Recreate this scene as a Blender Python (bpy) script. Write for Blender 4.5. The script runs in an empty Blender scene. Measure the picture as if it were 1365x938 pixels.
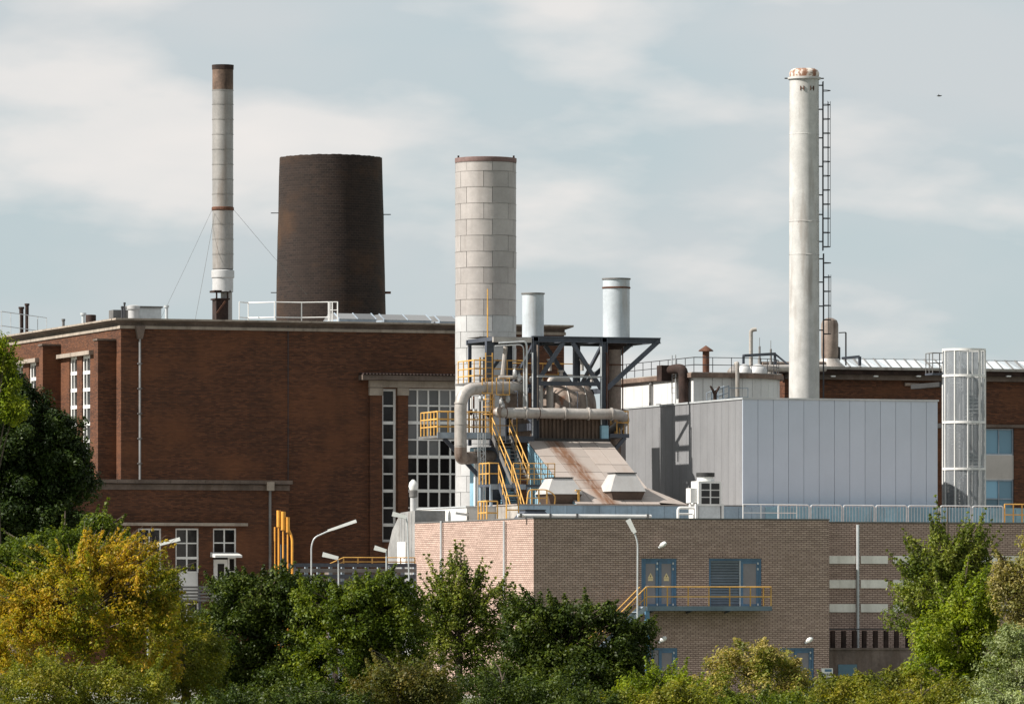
import bpy, math, random
import numpy as np
from mathutils import Vector, Matrix

random.seed(7)
RNG = np.random.default_rng(11)
S = bpy.context.scene
COL = S.collection

# ------------------------------------------------------------------ camera
# The buildings stand square to the world axes; the camera looks 19.4 degrees to the right of +Y.
FPX, HOR, CX, CAMH = 8500.0, 815.0, 682.5, 4.0
TH = math.radians(19.4)
sn, cs = math.sin(TH), math.cos(TH)
cam = bpy.data.cameras.new('camera')
camo = bpy.data.objects.new('camera', cam)
COL.objects.link(camo)
camo.location = (0, 0, CAMH)
camo.rotation_euler = (math.radians(90), 0, -TH)
cam.sensor_width = 36
cam.lens = 36 * FPX / 1365
cam.shift_y = (HOR - 469) / 1365
cam.clip_start = 1
cam.clip_end = 9000
S.camera = camo

# ------------------------------------------------------------------ sky
SUN_EL, SUN_BACK = math.radians(40), math.radians(1.5)
W = bpy.data.worlds.new('World'); S.world = W; W.use_nodes = True
nt = W.node_tree; nt.nodes.clear()
def wn(t, **k):
    n = nt.nodes.new(t)
    for a, b in k.items(): setattr(n, a, b)
    return n
sky = wn('ShaderNodeTexSky', sky_type='NISHITA', sun_disc=False)
sky.sun_elevation = SUN_EL
sun_vec = Vector((-math.cos(SUN_EL) * math.cos(SUN_BACK), math.cos(SUN_EL) * math.sin(SUN_BACK), math.sin(SUN_EL)))
sky.sun_rotation = math.atan2(sun_vec.x, sun_vec.y)
sky.air_density = 1.0; sky.dust_density = 1.0; sky.ozone_density = 1.5
tc = wn('ShaderNodeTexCoord'); sep = wn('ShaderNodeSeparateXYZ')
nt.links.new(tc.outputs['Generated'], sep.inputs[0])
def wm(op, a, b=None, clamp=False):
    n = wn('ShaderNodeMath', operation=op); n.use_clamp = clamp
    for i, x in enumerate((a, b)):
        if x is None: continue
        if isinstance(x, (int, float)): n.inputs[i].default_value = x
        else: nt.links.new(x, n.inputs[i])
    return n.outputs[0]
zz = wm('MAXIMUM', sep.outputs['Z'], 0.0)
den = wm('ADD', zz, 0.30)
cxy = wn('ShaderNodeCombineXYZ')
nt.links.new(wm('DIVIDE', sep.outputs['X'], den), cxy.inputs[0])
nt.links.new(wm('DIVIDE', sep.outputs['Y'], den), cxy.inputs[1])
CLOUD_OFF = (5.70, 1.27, 0.0)
def wnoise(scale, detail, rough, off):
    mp = wn('ShaderNodeMapping'); mp.inputs['Location'].default_value = off
    nt.links.new(cxy.outputs[0], mp.inputs[0])
    n = wn('ShaderNodeTexNoise'); n.inputs['Scale'].default_value = scale
    n.inputs['Detail'].default_value = detail; n.inputs['Roughness'].default_value = rough
    nt.links.new(mp.outputs[0], n.inputs['Vector'])
    return n.outputs['Fac']
def wramp(fac, stops):
    r = wn('ShaderNodeValToRGB'); nt.links.new(fac, r.inputs[0])
    e = r.color_ramp.elements
    while len(e) < len(stops): e.new(0.5)
    for q, (p, c) in zip(e, stops): q.position = p; q.color = (*c, 1)
    return r.outputs[0]
def wmix(f, a, b):
    m = wn('ShaderNodeMixRGB')
    for i, x in ((0, f), (1, a), (2, b)):
        if isinstance(x, tuple): m.inputs[i].default_value = (*x, 1)
        elif isinstance(x, float): m.inputs[i].default_value = x
        else: nt.links.new(x, m.inputs[i])
    return m.outputs[0]
n1 = wnoise(5.6, 6, 0.47, CLOUD_OFF)
n2 = wnoise(4.5, 4, 0.45, (CLOUD_OFF[0] + 9, CLOUD_OFF[1] + 4, 0))
veil = wmix(0.80, sky.outputs[0], (5.35, 6.25, 6.65))
grey = wramp(n2, [(0.42, (0, 0, 0)), (0.64, (0.75, 0.75, 0.75))])
c1 = wmix(grey, veil, (6.2, 6.45, 6.6))
puff = wramp(n1, [(0.485, (0, 0, 0)), (0.60, (0.8, 0.8, 0.8)), (0.70, (1, 1, 1))])
c2 = wmix(puff, c1, (8.3, 8.0, 7.75))
bg = wn('ShaderNodeBackground'); bg.inputs['Strength'].default_value = 0.0625
nt.links.new(c2, bg.inputs['Color'])
wo = wn('ShaderNodeOutputWorld'); nt.links.new(bg.outputs[0], wo.inputs[0])

# ------------------------------------------------------------------ sun
sl = bpy.data.lights.new('sun', 'SUN'); sl.energy = 5.0; sl.angle = math.radians(0.6); sl.color = (1.0, 0.945, 0.87)
so = bpy.data.objects.new('sun', sl); COL.objects.link(so)
so.rotation_euler = (-sun_vec).to_track_quat('-Z', 'Y').to_euler(); so.location = (0, 200, 200)
S.view_settings.view_transform = 'Standard'; S.view_settings.look = 'None'
S.view_settings.exposure = 0.72; S.view_settings.gamma = 1.0; S.view_settings.use_curve_mapping = False
S.render.engine = 'CYCLES'
S.cycles.max_bounces = 6; S.cycles.transparent_max_bounces = 12
S.render.resolution_x = 1024; S.render.resolution_y = 703

# ------------------------------------------------------------------ measuring helpers (photograph pixels -> metres on a known plane)
def onY(px, py, Y):
    a, b = (px - CX) / FPX, (HOR - py) / FPX
    d = Y / (cs - sn * a)
    return Vector((d * (sn + cs * a), Y, CAMH + d * b))
def onX(px, py, X):
    a, b = (px - CX) / FPX, (HOR - py) / FPX
    d = X / (sn + cs * a)
    return Vector((X, d * (cs - sn * a), CAMH + d * b))
def onD(px, py, d):
    a, b = (px - CX) / FPX, (HOR - py) / FPX
    return Vector((d * (sn + cs * a), d * (cs - sn * a), CAMH + d * b))
def RY(px0, py0, px1, py1, Y):      # rectangle on a front wall -> x0, x1, z0, z1
    m = (px0 + px1) / 2
    return onY(px0, 0, Y).x, onY(px1, 0, Y).x, onY(m, py1, Y).z, onY(m, py0, Y).z
def RX(px0, py0, px1, py1, X):      # rectangle on a side wall -> y0, y1, z0, z1
    m = (px0 + px1) / 2
    ys = sorted((onX(px0, 0, X).y, onX(px1, 0, X).y))
    return ys[0], ys[1], onX(m, py1, X).z, onX(m, py0, X).z

# ------------------------------------------------------------------ materials
def lin(r, g, b):
    f = lambda c: (c / 255 / 12.92) if c / 255 <= 0.04045 else ((c / 255 + 0.055) / 1.055) ** 2.4
    return (f(r), f(g), f(b))
class N:
    def __init__(s, name):
        s.m = bpy.data.materials.new(name); s.m.use_nodes = True
        s.t = s.m.node_tree; s.t.nodes.clear()
        s.out = s.t.nodes.new('ShaderNodeOutputMaterial')
        s.b = s.t.nodes.new('ShaderNodeBsdfPrincipled'); s.link(s.b.outputs[0], s.out.inputs[0])
        s.g = s.t.nodes.new('ShaderNodeNewGeometry')
    def new(s, t, **k):
        n = s.t.nodes.new(t)
        for a, b in k.items(): setattr(n, a, b)
        return n
    def link(s, a, b): s.t.links.new(a, b)
    def put(s, sock, x):
        if isinstance(x, tuple) and len(x) == 3 and sock.type == 'RGBA': sock.default_value = (*x, 1)
        elif isinstance(x, (int, float, tuple)): sock.default_value = x
        else: s.link(x, sock)
    def math(s, op, a, b=0.0, clamp=False):
        n = s.new('ShaderNodeMath', operation=op); n.use_clamp = clamp
        s.put(n.inputs[0], a); s.put(n.inputs[1], b); return n.outputs[0]
    def mix(s, f, a, b, blend='MIX'):
        n = s.new('ShaderNodeMixRGB', blend_type=blend)
        s.put(n.inputs[0], f); s.put(n.inputs[1], a); s.put(n.inputs[2], b); return n.outputs[0]
    def noise(s, scale, detail=4, rough=0.55, stretch=(1, 1, 1), vec=None):
        mp = s.new('ShaderNodeMapping'); mp.inputs['Scale'].default_value = stretch
        s.link(vec if vec is not None else s.g.outputs['Position'], mp.inputs[0])
        n = s.new('ShaderNodeTexNoise'); n.inputs['Scale'].default_value = scale
        n.inputs['Detail'].default_value = detail; n.inputs['Roughness'].default_value = rough
        s.link(mp.outputs[0], n.inputs['Vector']); return n.outputs['Fac']
    def ramp(s, f, lo, hi, a=0.0, b=1.0):
        n = s.new('ShaderNodeMapRange'); n.interpolation_type = 'SMOOTHSTEP'
        s.put(n.inputs[0], f); n.inputs[1].default_value = lo; n.inputs[2].default_value = hi
        n.inputs[3].default_value = a; n.inputs[4].default_value = b; return n.outputs[0]
    def bump(s, h, strength, dist=0.02):
        n = s.new('ShaderNodeBump'); n.inputs['Strength'].default_value = strength; n.inputs['Distance'].default_value = dist
        s.link(h, n.inputs['Height']); s.link(n.outputs[0], s.b.inputs['Normal'])
    def fin(s, col, rough=0.7, metal=0.0, spec=0.35):
        s.put(s.b.inputs['Base Color'], col); s.put(s.b.inputs['Roughness'], rough)
        s.b.inputs['Metallic'].default_value = metal; s.b.inputs['Specular IOR Level'].default_value = spec
        return s.m
def mk(name, col, rough=0.65, metal=0.0, var=0.14, vs=0.8, streak=0.0, scol=(0.08, 0.055, 0.04), rust=0.0, bump=0.0, bs=25, obvar=0.0, spec=0.35, rscale=1.3):
    n = N(name)
    f = n.ramp(n.noise(vs, 5), 0.3, 0.7, 1 - var, 1 + var)
    f = n.math('MULTIPLY', f, n.ramp(n.noise(vs * 9, 3), 0.3, 0.7, 1 - var * 0.5, 1 + var * 0.5))
    if obvar:
        oi = n.new('ShaderNodeObjectInfo')
        f = n.math('MULTIPLY', f, n.ramp(oi.outputs['Random'], 0, 1, 1 - obvar, 1 + obvar))
    g = n.new('ShaderNodeCombineXYZ')
    for i in range(3): n.link(f, g.inputs[i])
    c = n.mix(1.0, col, g.outputs[0], 'MULTIPLY')
    if streak:
        k = n.ramp(n.noise(2.2, 5, 0.6, (1, 1, 0.12)), 0.48, 0.72, 0, streak)
        c = n.mix(k, c, scol)
    if rust:
        k = n.ramp(n.noise(rscale, 6, 0.65, (1, 1, 0.6)), 0.72 - 0.3 * rust, 0.80 - 0.25 * rust, 0, 0.9)
        c = n.mix(k, c, n.mix(n.noise(9, 3), (0.10, 0.035, 0.015), (0.26, 0.10, 0.04)))
    if bump: n.bump(n.noise(bs, 3), bump)
    return n.fin(c, n.ramp(n.noise(3, 3), 0.2, 0.8, max(0.05, rough - 0.1), min(1, rough + 0.1)), metal, spec)
def brick(name, c1, c2, mortar, bw, bh, ms=0.012, stain=0.35, scol=(0.02, 0.013, 0.01), cyl=None, patch=None, bump=0.6, rowa=0.2):
    n = N(name)
    sp = n.new('ShaderNodeSeparateXYZ')
    if cyl is None:
        n.link(n.g.outputs['Position'], sp.inputs[0]); u = n.math('ADD', sp.outputs[0], sp.outputs[1]); z = sp.outputs[2]
    else:
        t = n.new('ShaderNodeTexCoord'); n.link(t.outputs['Object'], sp.inputs[0])
        u = n.math('MULTIPLY', n.math('ARCTAN2', sp.outputs[1], sp.outputs[0]), cyl); z = sp.outputs[2]
    cb = n.new('ShaderNodeCombineXYZ'); n.link(u, cb.inputs[0]); n.link(z, cb.inputs[1])
    bt = n.new('ShaderNodeTexBrick'); n.link(cb.outputs[0], bt.inputs['Vector'])
    bt.inputs['Scale'].default_value = 1.0; bt.inputs['Brick Width'].default_value = bw; bt.inputs['Row Height'].default_value = bh
    bt.inputs['Mortar Size'].default_value = ms; bt.inputs['Mortar Smooth'].default_value = 0.3; bt.inputs['Bias'].default_value = 0.0
    n.put(bt.inputs['Color1'], c1); n.put(bt.inputs['Color2'], c2); n.put(bt.inputs['Mortar'], mortar)
    c = bt.outputs['Color']
    rowv = n.ramp(n.noise(1.0, 3, 0.6, (0.5, 0.5, 9)), 0.3, 0.7, 1 - rowa, 1 + rowa)
    g = n.new('ShaderNodeCombineXYZ'); [n.link(rowv, g.inputs[i]) for i in range(3)]
    c = n.mix(1.0, c, g.outputs[0], 'MULTIPLY')
    if patch: c = n.mix(n.ramp(n.noise(0.22, 5, 0.6, (1, 1, 1.6)), 0.46, 0.68, 0, 0.62), c, patch)
    k = n.ramp(n.noise(0.5, 6, 0.62, (1, 1, 0.3)), 0.45, 0.75, 0, stain)
    c = n.mix(k, c, scol)
    h = n.math('ADD', n.math('MULTIPLY', bt.outputs['Fac'], -1.0), n.math('MULTIPLY', n.noise(30, 2), 0.5))
    n.bump(h, bump, 0.02)
    return n.fin(c, 0.85, 0, 0.25)
def leafmat(name, cols, trans=0.3, var=0.35, clump=0.45, cscale=0.9):
    n = N(name)
    r = n.new('ShaderNodeValToRGB'); cl = n.ramp(n.noise(cscale, 3, 0.5), 0.32, 0.68, 0.0, 1.0)
    n.link(n.math('ADD', n.math('MULTIPLY', n.g.outputs['Random Per Island'], 1 - clump), n.math('MULTIPLY', cl, clump)), r.inputs[0])
    e = r.color_ramp.elements
    while len(e) < len(cols): e.new(0.5)
    for i, (q, c) in enumerate(zip(e, cols)): q.position = i / (len(cols) - 1); q.color = (*c, 1)
    f = n.ramp(n.noise(1.7, 3), 0.3, 0.7, 1 - var, 1 + var)
    g = n.new('ShaderNodeCombineXYZ'); [n.link(f, g.inputs[i]) for i in range(3)]
    c = n.mix(1.0, r.outputs[0], g.outputs[0], 'MULTIPLY')
    n.fin(c, 0.5, 0, 0.2)
    t = n.new('ShaderNodeBsdfTranslucent'); n.link(n.mix(1.0, c, (1.35, 1.35, 0.45), 'MULTIPLY'), t.inputs[0])
    m = n.new('ShaderNodeMixShader'); m.inputs[0].default_value = trans
    n.link(n.b.outputs[0], m.inputs[1]); n.link(t.outputs[0], m.inputs[2]); n.link(m.outputs[0], n.out.inputs[0])
    return n.m
M = {}
M['hall_brick'] = brick('hall_brick', (0.136, 0.052, 0.0245), (0.062, 0.0245, 0.013), (0.052, 0.036, 0.027), 0.24, 0.075, 0.010, 0.30, patch=(0.155, 0.062, 0.028))
M['dark_brick'] = brick('sooty_brick', (0.027, 0.0175, 0.014), (0.016, 0.011, 0.0095), (0.042, 0.031, 0.025), 0.34, 0.16, 0.012, 0.5, cyl=3.5, patch=(0.07, 0.036, 0.018), bump=0.3)
M['tan_brick'] = brick('tan_brick', (0.51, 0.375, 0.315), (0.39, 0.282, 0.236), (0.155, 0.103, 0.082), 0.27, 0.094, 0.017, 0.10, scol=(0.16, 0.115, 0.09), rowa=0.10)
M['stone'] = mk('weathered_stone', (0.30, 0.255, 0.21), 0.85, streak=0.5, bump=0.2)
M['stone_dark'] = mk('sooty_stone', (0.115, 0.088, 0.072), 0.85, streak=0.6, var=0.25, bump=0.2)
M['concrete'] = mk('concrete', (0.30, 0.28, 0.255), 0.9, streak=0.5, var=0.2, bump=0.2)
M['concrete_dark'] = mk('damp_concrete', (0.135, 0.105, 0.088), 0.9, streak=0.65, var=0.25, bump=0.2)
M['band_white'] = mk('white_concrete_band', (0.80, 0.76, 0.70), 0.8, streak=0.25, var=0.08, scol=(0.3, 0.26, 0.2))
M['white_paint'] = mk('white_paint', (0.66, 0.655, 0.635), 0.5, var=0.07, streak=0.12, scol=(0.35, 0.3, 0.24))
M['white_clad'] = mk('white_cladding', (0.58, 0.58, 0.575), 0.5, var=0.06, streak=0.2, scol=(0.3, 0.27, 0.23), obvar=0.03)
M['white_stack'] = mk('white_chimney_paint', (0.44, 0.435, 0.42), 0.55, var=0.10, vs=1.6, streak=0.55, scol=(0.25, 0.215, 0.185), rust=0.10)
M['rust'] = mk('rust', (0.085, 0.038, 0.023), 0.9, var=0.4, vs=2, bump=0.3)
M['rust_dark'] = mk('dark_rust', (0.030, 0.017, 0.0135), 0.9, var=0.4, vs=2, bump=0.3)
M['alu_dull'] = mk('dull_aluminium_sheet', (0.37, 0.342, 0.326), 0.5, 0.25, var=0.07, streak=0.2, scol=(0.20, 0.16, 0.14), obvar=0.07)
M['alu_bright'] = mk('bright_aluminium_sheet', (0.43, 0.43, 0.43), 0.5, 0.15, var=0.08, streak=0.15, scol=(0.3, 0.25, 0.2), obvar=0.07)
M['alu_ring'] = mk('stack_sheet', (0.29, 0.277, 0.265), 0.45, 0.3, var=0.10, streak=0.6, scol=(0.22, 0.18, 0.15), obvar=0.08)
M['duct'] = mk('grey_lagging', (0.36, 0.335, 0.31), 0.5, 0.15, var=0.15, streak=0.4, scol=(0.14, 0.09, 0.06), rust=0.12)
M['duct_dirty'] = mk('stained_lagging', (0.22, 0.175, 0.145), 0.6, 0.1, var=0.25, streak=0.7, scol=(0.09, 0.045, 0.03), rust=0.25)
M['stack_blue'] = mk('pale_blue_stack_paint', (0.43, 0.47, 0.50), 0.5, 0.1, var=0.08, streak=0.3, scol=(0.25, 0.16, 0.10), rust=0.12)
M['box_front'] = mk('blue_grey_cladding', (0.45, 0.515, 0.605), 0.4, 0, var=0.02, streak=0.02, obvar=0.02, spec=0.5)
M['box_side'] = mk('grey_ribbed_cladding', (0.235, 0.237, 0.245), 0.5, 0, var=0.04, streak=0.08, obvar=0.03)
M['dark_gap'] = mk('dark_joint', (0.05, 0.05, 0.05), 0.9)
M['steel'] = mk('dark_blue_grey_steel', (0.062, 0.070, 0.088), 0.5, 0.1, var=0.2, rust=0.05)
M['steel_light'] = mk('grey_blue_steel', (0.27, 0.32, 0.37), 0.5, 0.1, var=0.15, streak=0.3)
M['galv'] = mk('galvanised_steel', (0.50, 0.52, 0.53), 0.45, 0.3, var=0.12)
M['galv_dark'] = mk('weathered_galvanised', (0.16, 0.155, 0.15), 0.6, 0.3, var=0.2)
M['ladder'] = mk('dark_ladder_steel', (0.045, 0.045, 0.05), 0.6, 0.1)
M['yellow'] = mk('yellow_rail_paint', (0.56, 0.315, 0.08), 0.5, 0, var=0.18, vs=2, rust=0.12)
M['orange'] = mk('orange_pipe_paint', (0.72, 0.32, 0.05), 0.5, 0, var=0.12, vs=2)
M['blue_fascia'] = mk('blue_grey_fascia', (0.27, 0.355, 0.43), 0.5, 0, var=0.12, streak=0.35, scol=(0.12, 0.13, 0.14), obvar=0.12)
M['blue_clad'] = mk('pale_blue_corrugated', (0.20, 0.34, 0.42), 0.5, 0, var=0.12, streak=0.25, scol=(0.16, 0.2, 0.22), obvar=0.1)
M['beige_roof'] = mk('beige_roof_sheet', (0.33, 0.285, 0.255), 0.6, 0, var=0.10, streak=0.35, scol=(0.19, 0.12, 0.08), obvar=0.07)
def ramp_mat():
    n = N('beige_roof_sheet_with_rust_run')
    c = n.mix(n.ramp(n.noise(2.2, 5, 0.6, (1, 0.2, 0.2)), 0.48, 0.75, 0, 0.35), (0.33, 0.285, 0.255), (0.24, 0.17, 0.13))
    oi = n.new('ShaderNodeObjectInfo')
    sp = n.new('ShaderNodeSeparateXYZ'); n.link(n.g.outputs['Position'], sp.inputs[0])
    # a rust run down the slope from the leaking corner of the boiler casing
    w = n.math('ADD', n.math('SUBTRACT', sp.outputs[0], RUST_X), n.math('MULTIPLY', n.math('SUBTRACT', sp.outputs[1], RUST_Y), 0.06))
    w = n.math('ADD', w, n.math('MULTIPLY', n.math('SUBTRACT', n.noise(1.2, 4), 0.5), 0.5))
    k = n.ramp(n.math('ABSOLUTE', w), 0.12, 0.75, 0.95, 0.0)
    k = n.math('MULTIPLY', k, n.ramp(n.noise(2.5, 4, 0.6, (3, 0.5, 0.5)), 0.25, 0.6, 0.35, 1))
    c = n.mix(k, c, (0.15, 0.070, 0.034))
    g = n.ramp(oi.outputs['Random'], 0, 1, 0.92, 1.08)
    v = n.new('ShaderNodeCombineXYZ'); [n.link(g, v.inputs[i]) for i in range(3)]
    return n.fin(n.mix(1.0, c, v.outputs[0], 'MULTIPLY'), 0.6)
M['brown_clad'] = mk('brown_ribbed_casing', (0.105, 0.072, 0.052), 0.7, 0, var=0.25, streak=0.6, scol=(0.03, 0.02, 0.015), obvar=0.15)
M['cowl'] = mk('pale_grey_cowl', (0.42, 0.41, 0.40), 0.5, 0.1, var=0.06, streak=0.2, scol=(0.25, 0.2, 0.16))
M['cowl_under'] = mk('brown_cowl_skirt', (0.085, 0.06, 0.047), 0.8, 0, var=0.2, streak=0.4)
M['lid'] = mk('black_lid', (0.03, 0.03, 0.03), 0.6)
def glassm(name, col, rough=0.08, spec=0.5):
    n = N(name)
    oi = n.new('ShaderNodeObjectInfo')
    f = n.ramp(oi.outputs['Random'], 0, 1, 0.55, 1.5)
    g = n.new('ShaderNodeCombineXYZ'); [n.link(f, g.inputs[i]) for i in range(3)]
    n.bump(n.noise(1.5, 2), 0.08, 0.05)
    return n.fin(n.mix(1.0, col, g.outputs[0], 'MULTIPLY'), rough, 0, spec)
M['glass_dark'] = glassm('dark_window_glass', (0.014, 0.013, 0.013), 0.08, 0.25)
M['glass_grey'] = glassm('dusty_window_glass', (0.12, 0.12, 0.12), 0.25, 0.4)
M['glass_blue'] = glassm('blue_window_glass', (0.14, 0.27, 0.36), 0.12, 0.5)
M['glass_roof'] = glassm('rooflight_glass', (0.55, 0.60, 0.63), 0.15, 0.8)
M['door_blue'] = mk('blue_door_paint', (0.085, 0.16, 0.25), 0.5, var=0.12, streak=0.2)
M['door_grey'] = mk('grey_door_panel', (0.22, 0.205, 0.215), 0.5, var=0.06)
M['louvre'] = mk('blue_grey_louvre', (0.17, 0.20, 0.245), 0.45, var=0.1, obvar=0.1)
M['roof_bounce'] = mk('pale_bounce_gravel', (0.22, 0.21, 0.195), 0.95, var=0.2)  # gravel tone raised so the unseen roofs bounce light onto the chimney
M['spandrel'] = mk('beige_spandrel', (0.42, 0.39, 0.36), 0.8, var=0.06, streak=0.15)
M['lamp_shell'] = mk('pale_lamp_housing', (0.72, 0.72, 0.70), 0.4, var=0.06)
M['paint_cream'] = mk('cream_warning_sign', (0.70, 0.55, 0.30), 0.6, var=0.05)
M['sign_black'] = mk('sign_ink', (0.02, 0.02, 0.02), 0.6)
M['bark'] = mk('bark', (0.085, 0.065, 0.048), 0.95, var=0.35, vs=4, bump=0.5)
M['grass'] = mk('rough_grass', (0.055, 0.075, 0.022), 0.95, var=0.45, vs=0.3, bump=0.4)
M['yard_bounce'] = mk('pale_bounce_yard', (0.30, 0.285, 0.26), 0.95, var=0.25, bump=0.2)  # unseen yard made pale to bounce light onto the shaded walls
def perforated():
    n = N('perforated_sheet')
    sp = n.new('ShaderNodeSeparateXYZ'); t = n.new('ShaderNodeTexCoord'); n.link(t.outputs['Object'], sp.inputs[0])
    u = n.math('MULTIPLY', n.math('ARCTAN2', sp.outputs[1], sp.outputs[0]), 1.12)
    def saw(x, p): return n.math('ABSOLUTE', n.math('SUBTRACT', n.math('FRACT', n.math('DIVIDE', x, p)), 0.5))
    du, dz = saw(u, 0.05), saw(sp.outputs[2], 0.05)
    hole = n.math('LESS_THAN', n.math('ADD', n.math('MULTIPLY', du, du), n.math('MULTIPLY', dz, dz)), 0.125)
    n.fin((0.27, 0.29, 0.31), 0.45, 0.2)
    tr = n.new('ShaderNodeBsdfTransparent'); m = n.new('ShaderNodeMixShader')
    n.link(hole, m.inputs[0]); n.link(n.b.outputs[0], m.inputs[1]); n.link(tr.outputs[0], m.inputs[2]); n.link(m.outputs[0], n.out.inputs[0])
    return n.m
M['perf'] = perforated()

# ------------------------------------------------------------------ mesh helpers
WL = {}      # world location of every object built
class MB:
    def __init__(s): s.v = []; s.f = []
    def add(s, vs, fs):
        b = len(s.v); s.v += [tuple(p) for p in vs]; s.f += [tuple(b + i for i in f) for f in fs]; return s
    def hexa(s, p): return s.add(p, [(0, 3, 2, 1), (4, 5, 6, 7), (0, 1, 5, 4), (1, 2, 6, 5), (2, 3, 7, 6), (3, 0, 4, 7)])
    def box(s, x0, x1, y0, y1, z0, z1):
        return s.hexa([(x0, y0, z0), (x1, y0, z0), (x1, y1, z0), (x0, y1, z0), (x0, y0, z1), (x1, y0, z1), (x1, y1, z1), (x0, y1, z1)])
    def bar(s, p0, p1, w, h):
        p0, p1 = Vector(p0), Vector(p1); d = (p1 - p0).normalized()
        up = Vector((0, 0, 1)) if abs(d.z) < 0.98 else Vector((0, 1, 0))
        r = d.cross(up).normalized(); u = r.cross(d)
        a, b = r * w / 2, u * h / 2
        return s.hexa([p0 - a - b, p0 + a - b, p0 + a + b, p0 - a + b, p1 - a - b, p1 + a - b, p1 + a + b, p1 - a + b])
    def path(s, pts, r, n=8, cap=True):
        pts = [Vector(p) for p in pts]; k = len(pts); rs = r if isinstance(r, (list, tuple)) else [r] * k
        b = len(s.v); ref = None
        for i, p in enumerate(pts):
            t = (pts[min(i + 1, k - 1)] - pts[max(i - 1, 0)]).normalized()
            if ref is None: ref = Vector((0, 0, 1)) if abs(t.z) < 0.9 else Vector((1, 0, 0))
            x = t.cross(ref)
            if x.length < 1e-4: x = t.cross(Vector((0, 1, 0.1)))
            x.normalize(); y = x.cross(t).normalized(); ref = y
            sc = 1.0
            if 0 < i < k - 1:
                c = (pts[i] - pts[i - 1]).normalized().dot((pts[i + 1] - pts[i]).normalized()); sc = 1 / max(0.6, math.sqrt((1 + c) / 2))
            for j in range(n):
                a = 2 * math.pi * j / n; s.v.append(tuple(p + (x * math.cos(a) + y * math.sin(a)) * rs[i] * (sc if n > 4 else 1)))
        for i in range(k - 1):
            for j in range(n):
                q = (j + 1) % n; s.f.append((b + i * n + j, b + i * n + q, b + (i + 1) * n + q, b + (i + 1) * n + j))
        if cap:
            s.f.append(tuple(b + j for j in reversed(range(n)))); s.f.append(tuple(b + (k - 1) * n + j for j in range(n)))
        return s
    def lathe(s, c, prof, n=32, a0=0.0, a1=2 * math.pi, cap=False):
        full = abs(a1 - a0 - 2 * math.pi) < 1e-6; m = n if full else n + 1; b = len(s.v)
        for r, z in prof:
            for j in range(m):
                a = a0 + (a1 - a0) * j / n; s.v.append((c[0] + r * math.cos(a), c[1] + r * math.sin(a), z))
        for i in range(len(prof) - 1):
            for j in range(n):
                q = (j + 1) % m; s.f.append((b + i * m + j, b + i * m + q, b + (i + 1) * m + q, b + (i + 1) * m + j))
        if cap:
            s.f.append(tuple(b + (len(prof) - 1) * m + j for j in range(m))); s.f.append(tuple(b + j for j in reversed(range(m))))
        return s
    def prism(s, poly, z0, z1):
        n = len(poly)
        return s.add([(x, y, z0) for x, y in poly] + [(x, y, z1) for x, y in poly],
                     [tuple(reversed(range(n))), tuple(range(n, 2 * n))] + [(i, (i + 1) % n, n + (i + 1) % n, n + i) for i in range(n)])
    def wall(s, ax, c, u0, u1, z0, z1, holes, depth, out):
        """wall sheet on plane ax=c with recessed openings; out = sign of the outward direction"""
        us = sorted({u0, u1, *[h[0] for h in holes], *[h[1] for h in holes]}); zs = sorted({z0, z1, *[h[2] for h in holes], *[h[3] for h in holes]})
        P = (lambda u, d, z: (u, c - out * d, z)) if ax == 'Y' else (lambda u, d, z: (c - out * d, u, z))
        for i in range(len(us) - 1):
            for j in range(len(zs) - 1):
                um, zm = (us[i] + us[i + 1]) / 2, (zs[j] + zs[j + 1]) / 2
                if any(h[0] < um < h[1] and h[2] < zm < h[3] for h in holes): continue
                s.add([P(us[i], 0, zs[j]), P(us[i + 1], 0, zs[j]), P(us[i + 1], 0, zs[j + 1]), P(us[i], 0, zs[j + 1])], [(0, 1, 2, 3)])
        for a, b, lo, hi in holes:
            for (p, q) in (((a, lo), (b, lo)), ((b, lo), (b, hi)), ((b, hi), (a, hi)), ((a, hi), (a, lo))):
                s.add([P(p[0], 0, p[1]), P(q[0], 0, q[1]), P(q[0], depth, q[1]), P(p[0], depth, p[1])], [(0, 1, 2, 3)])
        return s
def mesh_of(name, v, f, smooth=False):
    me = bpy.data.meshes.new(name); me.from_pydata(v, [], f); me.update()
    if smooth:
        me.shade_smooth(); me.set_sharp_from_angle(angle=math.radians(38))
    return me
def tag(o, label=None, cat=None, group=None, kind=None):
    if label: o['label'] = label
    if cat: o['category'] = cat
    if group: o['group'] = group
    if kind: o['kind'] = kind
    return o
def place(o, w, parent):
    w = Vector(w); COL.objects.link(o); WL[o.name] = w
    if parent is not None: o.parent = parent; o.location = w - WL[parent.name]
    else: o.location = w
    return o
def thing(name, loc, label, cat, group=None):
    o = bpy.data.objects.new(name, None); o.empty_display_size = 0.5
    return tag(place(o, loc, None), label, cat, group)
def obj(name, mb, mat, parent=None, label=None, cat=None, group=None, kind=None, smooth=False, org=None):
    a = np.array(mb.v)
    if org is None: lo, hi = a.min(0), a.max(0); org = ((lo[0] + hi[0]) / 2, (lo[1] + hi[1]) / 2, lo[2])
    a = a - np.array(org)
    me = mesh_of(name, a.tolist(), mb.f, smooth)
    me.materials.append(M[mat] if isinstance(mat, str) else mat)
    return tag(place(bpy.data.objects.new(name, me), org, parent), label, cat, group, kind)
def piece(name, me, loc, parent, rot=(0, 0, 0), scale=None):
    o = bpy.data.objects.new(name, me); o.rotation_euler = rot
    if scale: o.scale = scale
    return place(o, loc, parent)
_cache = {}
def shared(key, build, mat, smooth=False):
    if key not in _cache:
        mb = MB(); build(mb); me = mesh_of(str(key[0]), mb.v, mb.f, smooth); me.materials.append(M[mat]); _cache[key] = me
    return _cache[key]
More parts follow.
